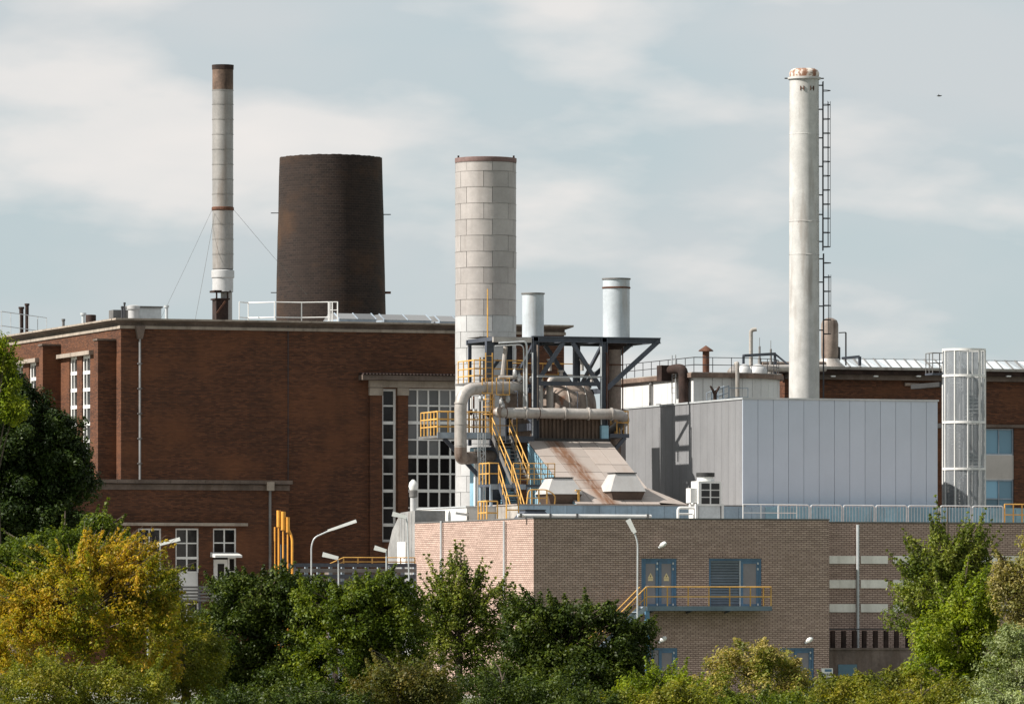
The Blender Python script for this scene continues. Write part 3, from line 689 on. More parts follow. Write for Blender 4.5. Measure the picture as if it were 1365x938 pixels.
# white chimney with caged ladder
cd = 344; c3_ = onD(1072, 0, cd); RB, RT = 21 / FPX * cd, 19.6 / FPX * cd; zc = lambda py: onD(1072, py, cd).z
wc = thing('white_chimney', (c3_.x, c3_.y, 0), 'tall white painted chimney with rusty top rim and caged ladder', 'chimney')
prof = [(RB + (RT - RB) * min(1, t / 20), zc(106) * t / 20) for t in range(21)]
obj('shaft', MB().lathe((c3_.x, c3_.y), prof, 40), 'white_stack', wc, smooth=True)
for py in (180, 296, 340): obj('weld_band', MB().lathe((c3_.x, c3_.y), [(RT + .008, zc(py)), (RT + .017 + .02 * (py > 200), zc(py) + .02), (RT + .008, zc(py) + .05)], 40), 'white_stack', wc, smooth=True)
obj('collar', MB().lathe((c3_.x, c3_.y), [(RT, zc(107)), (RT + .1, zc(106)), (RT + .1, zc(103.5)), (RT, zc(103))], 40), 'white_stack', wc, smooth=True)
obj('top_rim', MB().lathe((c3_.x, c3_.y), [(RT - .01, zc(103)), (RT + .02, zc(98)), (RT - .06, zc(94)), (RT - .2, zc(92)), (RT - .25, zc(98))], 40), mk('rusted_white_rim', (0.62, 0.56, 0.50), .7, var=.1, streak=.8, scol=(.16, .065, .03), rust=.95, rscale=3), wc, smooth=True)
me = shared(('lug',), lambda m: m.box(-.14, .14, -.05, .05, 0, .06), 'rust_dark')
for s_ in (-1, 1): q = c3_ + CR * s_ * (RT + .12); piece('lug', me, (q.x, q.y, zc(105.5)), wc)
hm = shared(('lifting_mark',), lambda m: m.box(-.022, .022, -.02, .02, 0, .24).box(.16, .204, -.02, .02, 0, .24).box(-.02, .2, -.018, .018, .1, .135), 'rust')
for an in (-.55, .15): 
    ang = view + an + .25; piece('lifting_lug', hm, (c3_.x + (RT + .005) * math.cos(ang), c3_.y + (RT + .005) * math.sin(ang), zc(122)), wc, (0, 0, ang + math.pi / 2))
def ladder(parent, base, out, along, z0, z1, mat='ladder', w=.42, cage=None, hoop_r=.36):
    """ladder standing off a shaft: out = outward direction, along = rung direction"""
    m = MB()
    for s_ in (-.5, .5): q = base + along * w * s_; m.bar((q.x, q.y, z0), (q.x, q.y, z1), .05, .05)
    ld = obj('ladder', m, mat, parent)
    n = int((z1 - z0) / .3)
    rm = shared(('rung', mat, w, round(out.x, 2)), lambda q: q.path([along * -w / 2, along * w / 2], .014, 5), mat)
    for i in range(n): piece('rung', rm, (base.x, base.y, z0 + .15 + i * .3), ld)
    if cage:
        a0, a1, st_ = cage
        hm = shared(('hoop', mat, round(out.x, 2)), lambda q: q.path(arc((0, 0, 0), hoop_r, -math.pi / 2, math.pi / 2, out, along, 10), .022, 5), mat)
        z = a0
        while z < a1 - .01: piece('cage_hoop', hm, (base.x, base.y, z), ld); z += st_
        m = MB()
        for k in (-.7, -.1, .5): q = base + out * hoop_r * math.cos(k * 1.3) + along * hoop_r * math.sin(k * 1.3); m.bar((q.x, q.y, a0), (q.x, q.y, a1 - st_ + .02), .022, .022)
        obj('cage_strap', m, mat, ld)
    return ld
al = Vector((sn, cs, 0))
# ladder stands on the far right flank, seen in profile
lb = c3_ + CR * (RB + .16)
ladder(wc, lb, CR, al, zc(334), zc(109), cage=(zc(329), zc(117), 18.9 * cd / FPX), hoop_r=.40)
ladder(wc, lb + CR * .03, CR, al, zc(532), zc(338), cage=(zc(445), zc(348), 18.9 * cd / FPX), hoop_r=.40)
me = shared(('standoff',), lambda m: m.bar(Vector((0, 0, 0)), CR * .26, .06, .07), 'ladder')
for py in (114, 146, 184, 222, 260, 286, 322, 345, 376, 408, 440): q = c3_ + CR * (RB - .08); piece('standoff', me, (q.x, q.y, zc(py)), wc)
tri = c3_ + CR * (RB - .12) - al * (RB * .6)
for dx in (-.28, .3): obj('brace', MB().bar(tri + CR * dx + EZ * (zc(536) - 0), tri + EZ * zc(511) + CR * .02, .05, .05), 'white_paint', wc)

# ================================================================== grey panelled box
BX0, BY0 = 117.2, 297.9
BX1, BY1 = onY(1250, 0, BY0).x, 314.8
BZ = onY(990, 532, BY0).z
box = thing('panelled_box', ((BX0 + BX1) / 2, (BY0 + BY1) / 2, 0), 'big windowless box building with blue grey panels and grey ribbed side', 'building')
obj('core', MB().box(BX0 + .06, BX1 - .06, BY0 + .06, BY1 - .06, 0, BZ - .08), 'dark_gap', box)
edges = [990] + [990 + 20.4 * k for k in range(1, 13)] + [1250]
for a, b in zip(edges, edges[1:]):
    boxpiece('panel', onY(a, 0, BY0).x + .010, onY(b, 0, BY0).x - .010, BY0, BY0 + .055, .05, BZ, 'box_front', box)
n = 17; L = (BY1 - BY0 - .07) / n
def ribbed(m):
    k = 6; w = (L - .012) / k; v = []; f = []
    for i in range(k):
        y = i * w
        m.add([(0, y, 0), (0, y + w * .62, 0), (.035, y + w * .72, 0), (.035, y + w * .92, 0), (0, y + w, 0), (0, y, BZ - .05), (0, y + w * .62, BZ - .05), (.035, y + w * .72, BZ - .05), (.035, y + w * .92, BZ - .05), (0, y + w, BZ - .05)],
              [(0, 5, 6, 1), (1, 6, 7, 2), (2, 7, 8, 3), (3, 8, 9, 4)])
rm = shared(('ribbed_panel',), ribbed, 'box_side')
for i in range(n): piece('ribbed_panel', rm, (BX0, BY0 + .062 + i * L, .05), box)
obj('coping', MB().box(BX0 - .05, BX1 + .05, BY0 - .05, BY0 + .2, BZ + .004, BZ + .09).box(BX0 - .05, BX0 + .2, BY0 + .203, BY1, BZ + .004, BZ + .09).box(BX1 - .2, BX1 + .05, BY0 + .203, BY1, BZ + .004, BZ + .09), 'galv', box)
obj('roof', MB().box(BX0 + .1, BX1 - .1, BY0 + .1, BY1 - .1, BZ - .07, BZ - .02), 'roof_bounce', box)

# ================================================================== white round-ended tank house behind the box
DX0, DY0 = 125.6, 326.7
DX1 = onY(1052, 0, DY0 + 2).x; DZ = onY(925, 503, DY0).z; DY1 = 340.0
dr = thing('white_tank_house', ((DX0 + DX1) / 2, (DY0 + DY1) / 2, 0), 'white clad tank house with rounded corner and rusty roof edge behind the grey box', 'building')
rad = 4.2; poly = [(DX0, DY0)]; arcp = [(DX1 - rad + rad * math.cos(t), DY0 + rad + rad * math.sin(t)) for t in [(-90 + 9 * i) * math.pi / 180 for i in range(11)]]
outline = [(DX0, DY1), (DX0, DY0)] + arcp + [(DX1, DY1)]
obj('core', MB().prism([(x, y) for x, y in [(DX0 + .08, DY1), (DX0 + .08, DY0 + .08)]] + [(DX1 - rad + (rad - .08) * math.cos(t), DY0 + rad + (rad - .08) * math.sin(t)) for t in [(-90 + 9 * i) * math.pi / 180 for i in range(11)]] + [(DX1 - .08, DY1)], 0, DZ - .03), 'dark_gap', dr)
def strip(p, q, mat='white_clad'):
    p, q = Vector((*p, 0)), Vector((*q, 0)); d = (q - p).normalized(); nrm = Vector((-d.y, d.x, 0)) * .05
    a, b = p + d * .012, q - d * .012
    obj('panel', MB().hexa([a, b, b + nrm, a + nrm] + [v + EZ * DZ for v in (a, b, b + nrm, a + nrm)]), mat, dr)
n = 10
for i in range(n): strip((DX0, DY1 - (DY1 - DY0) * i / n), (DX0, DY1 - (DY1 - DY0) * (i + 1) / n))
n = 4; xe = DX1 - rad
for i in range(n): strip((DX0 + (xe - DX0) * i / n, DY0), (DX0 + (xe - DX0) * (i + 1) / n, DY0))
for a, b in zip(arcp, arcp[1:]): strip(a, b)
def off(o): return [(DX0 - o, DY1), (DX0 - o, DY0 - o)] + [(DX1 - rad + (rad + o) * math.cos(t), DY0 + rad + (rad + o) * math.sin(t)) for t in [(-90 + 9 * i) * math.pi / 180 for i in range(11)]] + [(DX1 + o, DY1)]
obj('roof_edge', MB().prism(off(.22), DZ + .004, DZ + .25), mk('rust_streaked_fascia', (0.17, 0.12, 0.095), .85, var=.3, streak=.5, rust=.3), dr)
obj('roof', MB().prism(off(.12), DZ + .252, DZ + .30), 'concrete', dr)
rp_ = [Vector((x, y, DZ + .3)) for x, y in off(-.05)[:-1]]
railing(None, [rp_[0], rp_[1], rp_[2], *rp_[4::2]], onY(925, 476, DY0).z - DZ - .3, 'ladder', 1.35, .02, label='thin dark guard rail round the roof of the white tank house', cat='railing')
# rusty box fan and elbow duct hung on the tank house side
p = onX(893, 497, DX0 - .6)
rf = thing('rusty_duct', (DX0 - .8, p.y, BZ), 'rusty square box with elbow duct dropping beside the white tank house', 'duct')
obj('fan_box', MB().box(DX0 - 1.15, DX0 - .55, p.y - .15, p.y + .6, p.z - .45, p.z + .42), 'rust_dark', rf)
e = onX(911, 0, DX0 - .35)
obj('elbow', MB().path(bend([(DX0 - .75, p.y + .2, p.z + .1), (DX0 - .42, p.y - .4, p.z + .22), (e.x, e.y, p.z + .18), (e.x, e.y, 8.0)], .45), .27, 12), 'rust_dark', rf, smooth=True)
# ladder up the tank house side
lt = thing('tank_ladder', (DX0 - .35, onX(889, 0, DX0 - .3).y, 0), 'thin pale ladder up the lit side of the white tank house', 'ladder')
b = Vector((DX0 - .35, onX(889, 0, DX0 - .3).y - 1.2, 0)); ladder(lt, b, Vector((-1, 0, 0)), EY, 9, onX(889, 475, DX0).z, 'galv', w=.55)
p = onX(867, 512, DX0 - .14); obj('rainwater_pipe', MB().path(bend([p + EX * .1, p, Vector((p.x, p.y, .1))], .2), .09, 8), 'galv_dark', label='dark rainwater pipe down the lit side of the white tank house', cat='pipe', smooth=True)
# things on the tank house roof
def rfp(px, d, y1, y0, prof, mat, label, cat='vent pipe', name='vent_pipe', n=16):
    t = onD(px, y0, d); return obj(name, MB().lathe((t.x, t.y), [(r, (DZ + .29) if k == 0 else t.z - q) for k, (r, q) in enumerate(prof)], n, cap=True), mat, label=label, cat=cat, smooth=True)
rfp(941, 356, 0, 460.5, [(.19, 0), (.19, .34), (.42, .32), (.40, .26), (.02, 0)], 'rust', 'rusty vent pipe with conical cap on the white tank house', name='capped_vent')
t = onD(1001, 440, 357); obj('gooseneck_pipe', MB().path(bend([(t.x, t.y, DZ + .29), (t.x, t.y, t.z), (t.x + .3, t.y - .1, t.z + .05)], .15), .11, 10), 'concrete', label='tall grey gooseneck pipe on the white tank house roof', cat='pipe', smooth=True)
for i, (px, w_) in enumerate(((992, .42), (1010, .55))):
    rfp(px, 354.5 + i, 0, 485, [(w_, 0), (w_, .35), (w_ * .7, .12), (w_ * .2, 0)], 'alu_bright', ('squat pale round vent beside the gooseneck pipe', 'broad pale round drum past the gooseneck pipe')[i], 'vent', 'roof_drum')
rfp(978, 355, 0, 487, [(.36, 0), (.36, .3), (.2, .1), (.05, 0)], 'alu_ring', 'small domed vent at the start of the pipe cluster on the tank house', 'vent', 'roof_drum')
for px, yt, l_ in ((1012.5, 450, 'taller thin exhaust pipe standing on the tank house pipe gantry'), (1027.5, 453.5, 'shorter thin exhaust pipe standing on the tank house pipe gantry')):
    rfp(px, 358, 0, yt, [(.10, 0), (.10, 1.2), (.06, 1.1), (.06, .5), (.015, .45), (.015, 0)], 'galv_dark', l_)
gt = thing('pipe_gantry', onD(1012, 500, 357), 'small dark steel gantry carrying pipes on the tank house roof', 'gantry')
a, b = onD(991, 474, 356), onD(1033, 471.5, 358)
for q in (a, b): obj('leg', MB().bar((q.x, q.y, DZ + .29), q, .12, .12), 'steel', gt)
obj('beam', MB().bar(a, b, .14, .16), 'steel', gt); obj('brace', MB().bar(b, onD(1052, 487, 358), .08, .1), 'steel', gt)
a, b = onD(1018, 491, 356), onD(1100, 490.5, 358); obj('roof_pipe', MB().path([a, b], .20, 12), 'duct', label='thick pale pipe running low along the tank house roof edge', cat='pipe', smooth=True)
a, b = onD(1015, 485, 358), onD(1100, 485, 360); obj('roof_pipe', MB().path([a, b], .14, 10), 'duct_dirty', label='stained pipe running above the thick pale roof pipe', cat='pipe', smooth=True)
p = onY(983, 497, DY0 - .25); obj('overflow_pipe', MB().path(bend([p + EY * .25 + EZ * .5, p + EZ * .55, Vector((p.x, p.y, onY(983, 530, DY0).z))], .12), [.12] * 9 + [.12], 8), 'concrete', label='pale overflow pipe down the shaded front of the white tank house', cat='pipe', smooth=True)
# steps and mast on the box roof
fs = thing('roof_steps', onD(970, 540, 331), 'small steel steps with hand rails on the grey box roof', 'steps')
a, b = onD(972, 519, 331), onD(948, 537, 331); a.z -= .5; b.z = BZ; stair(a, b, EY, .7, 4, 'steel_light', fs, 'steel_light', .7)
q = onD(997, 535, 331); railing(fs, [Vector((a.x, a.y, BZ)), Vector((q.x, q.y, BZ))], .95, 'steel_light', .7, .022)
vb = onD(953, 536, 328); obj('vent_cowl', MB().path([(vb.x, vb.y, BZ - .02), (vb.x, vb.y, BZ + .62)], .09, 8).path([(vb.x, vb.y, BZ + .55), (vb.x - .25, vb.y, BZ + .95)], [.09, .05], 8).path([(vb.x, vb.y, BZ + .55), (vb.x + .25, vb.y, BZ + .92)], [.09, .05], 8), 'rust_dark', label='forked brown vent cowl at the grey box roof corner', cat='vent', smooth=True)

# ================================================================== far brick block with roof glazing
GY = 338.5; GX0, GX1 = onY(1046, 0, GY).x, onY(1480, 0, GY).x; GZ = onY(1200, 500, GY).z
gb = thing('far_brick_block', ((GX0 + GX1) / 2, GY + 8, 0), 'long brown brick block with dark eaves and blue windows behind the mesh tower', 'building')
GW = [RY(1313, 571, 1352, 606, GY), RY(1313, 639, 1352, 690, GY)]
obj('wall', MB().wall('Y', GY, GX0, GX1, 0, GZ, [(GW[0][0], GW[0][1], GW[1][2], GW[0][3])], .3, -1).add([(GX0, GY + 16, 0), (GX0, GY, 0), (GX0, GY, GZ), (GX0, GY + 16, GZ)], [(0, 1, 2, 3)]), 'hall_brick', gb)
obj('eaves', MB().box(GX0 - .6, GX1, GY - .55, GY + .3, GZ + .003, GZ + .26), 'rust_dark', gb)
obj('gutter', MB().box(GX0 - .7, GX1, GY - .75, GY + .3, GZ + .263, GZ + .42), 'concrete', gb)
obj('roof', MB().box(GX0, GX1, GY + .3, GY + 16, GZ - .05, GZ + .3), 'roof_bounce', gb)
obj('soffit', MB().box(GX0, GX1, GY - .3, GY - .003, GZ - .30, GZ - .004), 'stone_dark', gb)
x0, x1, z0, z1 = RY(1230, 566, 1480, 570, GY); obj('string_course', MB().box(x0, x1, GY - .12, GY - .003, z0, z1), 'stone_dark', gb)
for q in GW: window(gb, 'Y', GY, -1, *q, 2, 1 if q is GW[0] else 2, frame='steel_light', pane='glass_blue', t=.06, recess=.2)
obj('spandrel', MB().box(GW[0][0], GW[0][1], GY + .08, GY + .2, GW[1][3] + .01, GW[0][2] - .01), 'spandrel', gb)
for k in (1110, 1167, 1224, 1344): p = onY(k, 501, GY - .6); obj('eaves_lamp', MB().box(p.x - .13, p.x + .13, p.y - .12, p.y + .04, p.z - .05, p.z + .02), 'white_paint', gb)
p0 = onY(1206, 512, GY - .1); obj('wall_pipe', MB().path([p0, onY(1256, 514, GY - .1)], .1, 8), 'duct_dirty', gb, smooth=True)
# glazed roof strip, pane by pane
rl = thing('roof_glazing', (onY(1250, 0, GY).x, GY + 3, GZ + .4), 'long sloping strip of roof glazing on the far brick block', 'rooflight')
zb_, zt_ = GZ + .3, onY(1240, 480, GY + 3).z; xs0 = onY(1128, 0, GY).x; n = 26; L = (GX1 - xs0) / n
me = shared(('roof_pane',), lambda m: m.hexa([(0, 0, 0), (L - .05, 0, 0), (L - .05, 2.6, zt_ - zb_), (0, 2.6, zt_ - zb_), (0, 0, .02), (L - .05, 0, .02), (L - .05, 2.6, zt_ - zb_ + .02), (0, 2.6, zt_ - zb_ + .02)]), 'glass_roof')
mb_ = shared(('roof_bar',), lambda m: m.bar((0, -.03, .03), (.5, 2.62, zt_ - zb_ + .05), .06, .07), 'galv_dark')
for i in range(n): piece('pane', me, (xs0 + i * L, GY + .6, zb_), rl); piece('glazing_bar', mb_, (xs0 + i * L - .03, GY + .58, zb_), rl)
obj('ridge', MB().box(xs0, GX1, GY + 3.15, GY + 3.3, zb_, zt_ + .06), 'galv', rl)
# silver vessel and pipes beyond the white chimney
vd = 366; t = onD(1106, 0, vd); zv = lambda y: onD(1106, y, vd).z
sv = thing('silver_vessel', (t.x, t.y, GZ + .3), 'upright stained metal vessel on the far roof behind the caged ladder', 'vessel')
obj('body', MB().lathe((t.x, t.y), [(.46, zv(478)), (.5, zv(472)), (.5, zv(432)), (.42, zv(427)), (.2, zv(424)), (.02, zv(423.5))], 24), 'duct_dirty', sv, smooth=True)
for a in (0.3, 2.4, 4.5): obj('leg', MB().bar((t.x + .4 * math.cos(a), t.y + .4 * math.sin(a), GZ + .3), (t.x + .4 * math.cos(a), t.y + .4 * math.sin(a), zv(474)), .09, .09), 'rust_dark', sv)
obj('saddle', MB().lathe((t.x, t.y), [(.95, GZ + .3), (.9, zv(488)), (.62, zv(483)), (.55, zv(478))], 24), 'duct', sv, smooth=True)
q = onD(1118, 0, vd); obj('side_drum', MB().lathe((q.x, q.y), [(.10, zv(480)), (.10, zv(463)), (.03, zv(462))], 10), 'lid', sv)
lp = thing('davit_pole', onD(1126.5, 490, 360), 'thin dark pole with short arm on the far roof', 'pole')
a = onD(1127.5, 443, 360); obj('mast', MB().bar((a.x, a.y, GZ + .3), a, .07, .07), 'ladder', lp); obj('arm', MB().bar(a, onD(1118, 443.5, 360), .06, .06), 'ladder', lp)
lp = thing('steel_bracket', onD(1145, 490, 360), 'dark angled steel bracket before the roof glazing', 'bracket')
a = onD(1146, 475, 360); obj('upright', MB().bar((a.x, a.y, GZ + .3), a, .14, .14), 'steel', lp); obj('arm', MB().bar(a, onD(1122, 477.5, 360), .12, .14), 'steel', lp)

# ================================================================== mesh stair tower
td = 335; t = onD(1285, 0, td); R = 28 / FPX * td; zt = lambda y: onD(1285, y, td).z
ms = thing('mesh_stair_tower', (t.x, t.y, 0), 'round white framed stair tower wrapped in perforated metal sheet', 'stair tower')
NS = 10
for i in range(NS):
    a = 2 * math.pi * i / NS + .1; q = t + Vector((math.cos(a), math.sin(a), 0)) * R
    boxpiece('post', q.x - .045, q.x + .045, q.y - .045, q.y + .045, 0, zt(467), 'white_paint', ms)
levels = [zt(466.5), zt(501), zt(563), zt(625), zt(687), zt(749), 1.0]
for z in levels: obj('ring', MB().lathe((t.x, t.y), [(R - .03, z - .06), (R + .05, z - .06), (R + .05, z + .06), (R - .03, z + .06), (R - .03, z - .06)], 40), 'white_paint', ms, smooth=True)
for lo, hi in zip(levels[1:], levels):
    for i in range(NS):
        a0 = 2 * math.pi * i / NS + .1; h = round(hi - lo - .13, 3)
        me = shared(('mesh_sheet', h), lambda m: m.lathe((0, 0), [(R, 0), (R, h)], 5, 0, 2 * math.pi / NS), 'perf', True)
        piece('mesh_sheet', me, (t.x, t.y, lo + .065), ms, (0, 0, a0))
obj('core_pole', MB().lathe((t.x, t.y), [(.09, 0), (.09, zt(500))], 12), 'galv', ms, smooth=True)
me = shared(('tread',), lambda m: m.prism([(.09, -.03), (R - .1, -.16), (R - .1, .16), (.09, .03)], 0, .05), 'galv')
for i in range(int((zt(501)) / .2)): piece('tread', me, (t.x, t.y, i * .2), ms, (0, 0, i * .42))
lb_ = thing('landing_rail', onD(1250, 497, td), 'small grey landing rail joining mesh tower to the far roof', 'railing')
a = onD(1242, 497, td); za = a.z
obj('deck', MB().box(a.x, t.x - R * .6, a.y - .1, a.y + .9, za - .1, za), 'steel', lb_)
railing(lb_, [(a.x + .03, a.y + .85, za), (a.x + .03, a.y - .05, za), (t.x - R * .7, a.y - .05, za)], 1.05, 'galv_dark', .4, .025)
for py in (512, 567): p = onD(1256, py, td + 1); obj('tie', MB().box(p.x - .1, p.x + .35, p.y - .1, p.y + 4, p.z - .12, p.z + .12), 'lid', ms)

# ================================================================== tan brick switch house
TX0, TY0 = 100.6, 282.6
TX1, TY1 = onY(1105, 0, TY0).x, 300.2
TZ = onY(713, 691, TY0).z
th = thing('tan_switch_house', ((TX0 + TX1) / 2, (TY0 + TY1) / 2, 0), 'flat roofed tan brick switch house with blue doors and yellow railed balcony', 'building')
D1 = RY(855, 744, 902, 809, TY0); D2 = RY(945, 744, 1015, 809, TY0); D3 = RY(868, 863, 903, 928, TY0); D4 = RY(1040, 863, 1085, 928, TY0)
obj('wall', MB().wall('Y', TY0, TX0, TX1, 0, TZ, [D1, D2, D3, D4], .2, -1).wall('X', TX0, TY0, TY1, 0, TZ, [], .2, -1)
    .add([(TX1, TY0, 0), (TX1, TY1, 0), (TX1, TY1, TZ), (TX1, TY0, TZ)], [(0, 1, 2, 3)]).add([(TX1, TY1, 0), (TX0, TY1, 0), (TX0, TY1, TZ), (TX1, TY1, TZ)], [(0, 1, 2, 3)]), 'tan_brick', th)
obj('roof', MB().box(TX0 + .1, TX1 - .1, TY0 + .1, TY1 - .1, TZ - .3, TZ - .05), 'roof_bounce', th)
obj('coping', MB().box(TX0 - .03, TX1 + .03, TY0 - .03, TY0 + .28, TZ + .003, TZ + .06).box(TX0 - .03, TX0 + .28, TY0 + .283, TY1 + .03, TZ + .003, TZ + .06).box(TX1 - .28, TX1 + .03, TY0 + .283, TY1 + .03, TZ + .003, TZ + .06), 'galv_dark', th)
def leaf_door(x0, x1, z0, z1, frame='door_blue', panel='door_grey', sign=False, bar=None):
    d = obj('door', MB().box(x0, x0 + .14, TY0 + .06, TY0 + .14, z0, z1).box(x1 - .14, x1, TY0 + .06, TY0 + .14, z0, z1).box(x0 + .14, x1 - .14, TY0 + .062, TY0 + .138, z1 - .14, z1).box(x0 + .14, x1 - .14, TY0 + .062, TY0 + .138, z0, z0 + .16), frame, th)
    obj('panel', MB().box(x0 + .13, x1 - .13, TY0 + .085, TY0 + .11, z0 + .15, z1 - .13), panel, d)
    obj('handle', MB().path([(x0 + .1, TY0 + .055, z0 + 1.0), (x0 + .1, TY0 + .01, z0 + 1.0), (x0 + .26, TY0 + .01, z0 + 1.0)], .018, 5), 'galv', d)
    if bar: obj('rail', MB().box(x0 + .14, x1 - .14, TY0 + .064, TY0 + .1, z0 + (z1 - z0) * bar, z0 + (z1 - z0) * bar + .14), frame, d)
    for k in (.06, .82, .94): obj('hinge', MB().box(x1 - .1, x1 - .03, TY0 + .03, TY0 + .058, z0 + (z1 - z0) * k - .05, z0 + (z1 - z0) * k + .05), 'galv', d)
    if sign:
        xm = (x0 + x1) / 2; zs_ = z0 + (z1 - z0) * .62
        sg = obj('warning_sign', MB().add([(xm - .15, TY0 + .079, zs_), (xm + .15, TY0 + .079, zs_), (xm, TY0 + .079, zs_ + .26)], [(0, 1, 2)]).box(xm - .13, xm + .13, TY0 + .078, TY0 + .084, zs_ - .12, zs_ - .02), 'paint_cream', d)
        obj('flash_mark', MB().add([(xm - .025, TY0 + .074, zs_ + .04), (xm + .03, TY0 + .074, zs_ + .10), (xm - .01, TY0 + .074, zs_ + .17)], [(0, 1, 2)]), 'sign_black', d)
    return d
fr = lambda D: obj('door_frame', MB().box(D[0], D[0] + .1, TY0 + .03, TY0 + .19, D[2], D[3]).box(D[1] - .1, D[1], TY0 + .03, TY0 + .19, D[2], D[3]).box(D[0] + .1, D[1] - .1, TY0 + .032, TY0 + .19, D[3] - .1, D[3]), 'door_blue', th)
fr(D1); m_ = (D1[0] + D1[1]) / 2; leaf_door(D1[0] + .1, m_ - .01, D1[2], D1[3] - .1, sign=True); leaf_door(m_ + .01, D1[1] - .1, D1[2], D1[3] - .1, sign=True)
fr(D2); m_ = D2[0] + (D2[1] - D2[0]) * .6; leaf_door(m_ + .02, D2[1] - .1, D2[2], D2[3] - .1)
lv = obj('louvre_panel', MB().box(D2[0] + .1, m_ - .02, TY0 + .15, TY0 + .18, D2[2], D2[3] - .1), 'lid', th)
n = 17; h = (D2[3] - .1 - D2[2]) / n
lm = shared(('louvre_slat',), lambda m: m.bar((D2[0] + .11 - m_, 0, 0), (-.03, 0, 0), .02, .12), 'louvre')
for i in range(n): piece('slat', lm, (m_, TY0 + .10, D2[2] + (i + .5) * h), lv, (math.radians(28), 0, 0))
obj('mullion', MB().box(m_ - .03, m_ + .02, TY0 + .04, TY0 + .19, D2[2], D2[3] - .1), 'galv', th)
for D in (D3, D4):
    fr(D); m_ = D[0] + (D[1] - D[0]) * (.42 if D is D4 else .3)
    leaf_door(m_ + .02, D[1] - .1, D[2], D[3] - .1, bar=.48); obj('door', MB().box(D[0] + .1, m_, TY0 + .08, TY0 + .12, D[2], D[3] - .1), 'door_grey', th)
# soldier-course heads over the upper openings, brick by brick
bm_ = shared(('head_brick',), lambda m: m.box(-.04, .04, -.02, .05, 0, .27), 'tan_brick')
for D in (D1, D2):
    n = int((D[1] - D[0]) / .094)
    for i in range(n): piece('head_brick', bm_, (D[0] + (i + .5) * (D[1] - D[0]) / n, TY0, D[3] + .01), th)
for px in (588, 672): 
    p = onX(px, 694, TX0 - .1); obj('downpipe', MB().path([p, Vector((p.x, p.y, .2))], .06, 8), 'galv', th, smooth=True)
# balcony with rails and steps
PZ = onY(940, 808, TY0).z; bx0, bx1 = onY(862, 0, TY0 - 1.1).x, onY(1028, 0, TY0 - 1.1).x
bc = thing('balcony', ((bx0 + bx1) / 2, TY0 - .55, 0), 'blue grey steel balcony with yellow rails on the tan brick front', 'balcony')
obj('deck', MB().box(bx0, bx1, TY0 - 1.1, TY0 - .01, PZ - .08, PZ), 'steel_light', bc)
obj('edge_beam', MB().box(bx0, bx1 + .02, TY0 - 1.16, TY0 - 1.102, PZ - .2, PZ + .02), mk('blue_grey_beam', (.13, .175, .215), .5), bc)
for k in range(3): x = bx0 + .5 + (bx1 - bx0 - .5) * k / 3; obj('bracket', MB().bar((x, TY0 - 1.0, PZ - .14), (x, TY0, PZ - .3), .06, .08), 'steel', bc)
obj('post', MB().box(bx0 - .04, bx0 + .14, TY0 - 1.12, TY0 - .94, 0, PZ - .085), mk('blue_post_paint', (.10, .21, .32), .5), bc)
railing(bc, [(bx0, TY0 - 1.08, PZ), (bx1, TY0 - 1.08, PZ), (bx1 + .02, TY0 - .05, PZ)], onY(940, 782, TY0).z - PZ, 'yellow', 1.12, .03)
ft = Vector((bx0 - .02, TY0 - 1.08, PZ - .03)); sl_ = onY(797, 853, TY0 - 1.1)
fb = Vector((ft.x - ft.z * 1.05 / 1.0, ft.y, 0.0)); stair(ft, fb, EY, .85, 14, 'steel_light', bc)
# ---- set-back wing with white bands
WY = 286.2; WX0, WX1 = TX1 + .01, onY(1470, 0, WY).x; WZ = onY(1230, 697, WY).z
wg = thing('banded_wing', ((WX0 + WX1) / 2, WY + 6, 0), 'tan brick wing with three rows of white bands beside the switch house', 'building')
obj('wall', MB().box(WX0, WX1, WY, WY + 11, 0, WZ), 'tan_brick', wg)
obj('coping', MB().box(WX0, WX1, WY - .04, WY + .3, WZ + .003, WZ + .06), 'galv_dark', wg)
e = [(1105, 1140), (1147, 1183), (1190, 1228), (1235, 1273), (1280, 1318), (1322, 1365), (1370, 1410), (1415, 1460)]
for t0, t1 in ((740.5, 751), (772.5, 783.5), (804.5, 815.5)):
    for a, b in e:
        x0, x1, z0, z1 = RY(a, t0, b, t1, WY); boxpiece('white_band', max(x0, WX0 + .02), x1, WY - .06, WY - .003, z0, z1, 'band_white', wg)
p = onY(1143.5, 699, WY - .12); dp = obj('downpipe', MB().path([p, Vector((p.x, p.y, .1))], .075, 8), 'galv', wg, smooth=True)
x0, x1, z0, z1 = RY(1105, 863, 1240, 940, WY - 2.2)
cw = obj('concrete_wall', MB().box(TX1 + .02, x1, WY - 2.2, WY - 1.95, 0, z1 - .10).box(TX1 + .02, x1 + .05, WY - 2.26, WY - 1.9, z1 - .098, z1), 'concrete_dark', label='dark stained concrete yard wall under the white banded wing', cat='wall')
q = RY(1117, 885, 1142, 900, WY - 2.2); obj('window', MB().box(q[0], q[1], WY - 2.24, WY - 2.203, q[2], q[3]), 'glass_blue', cw)
bf = thing('bar_fence', (TX1 + 2, WY - 1.5, 0), 'dark steel bar fence behind the stained concrete wall', 'fence')
zr = onY(1150, 838, WY - 1.5).z
obj('rail', MB().path([(TX1 + .1, WY - 1.5, zr), (x1, WY - 1.5, zr)], .03, 6), 'ladder', bf)
for i, px in enumerate((1110, 1124.5, 1139, 1152, 1167, 1181, 1195, 1210)):
    x = onY(px, 0, WY - 1.5).x; boxpiece('post', x - .10, x + .10, WY - 1.58, WY - 1.42, 0, zr - .08, 'rust_dark', bf)
x0, x1, z0, z1 = RY(1095, 890, 1110, 902, TY0 - .8)
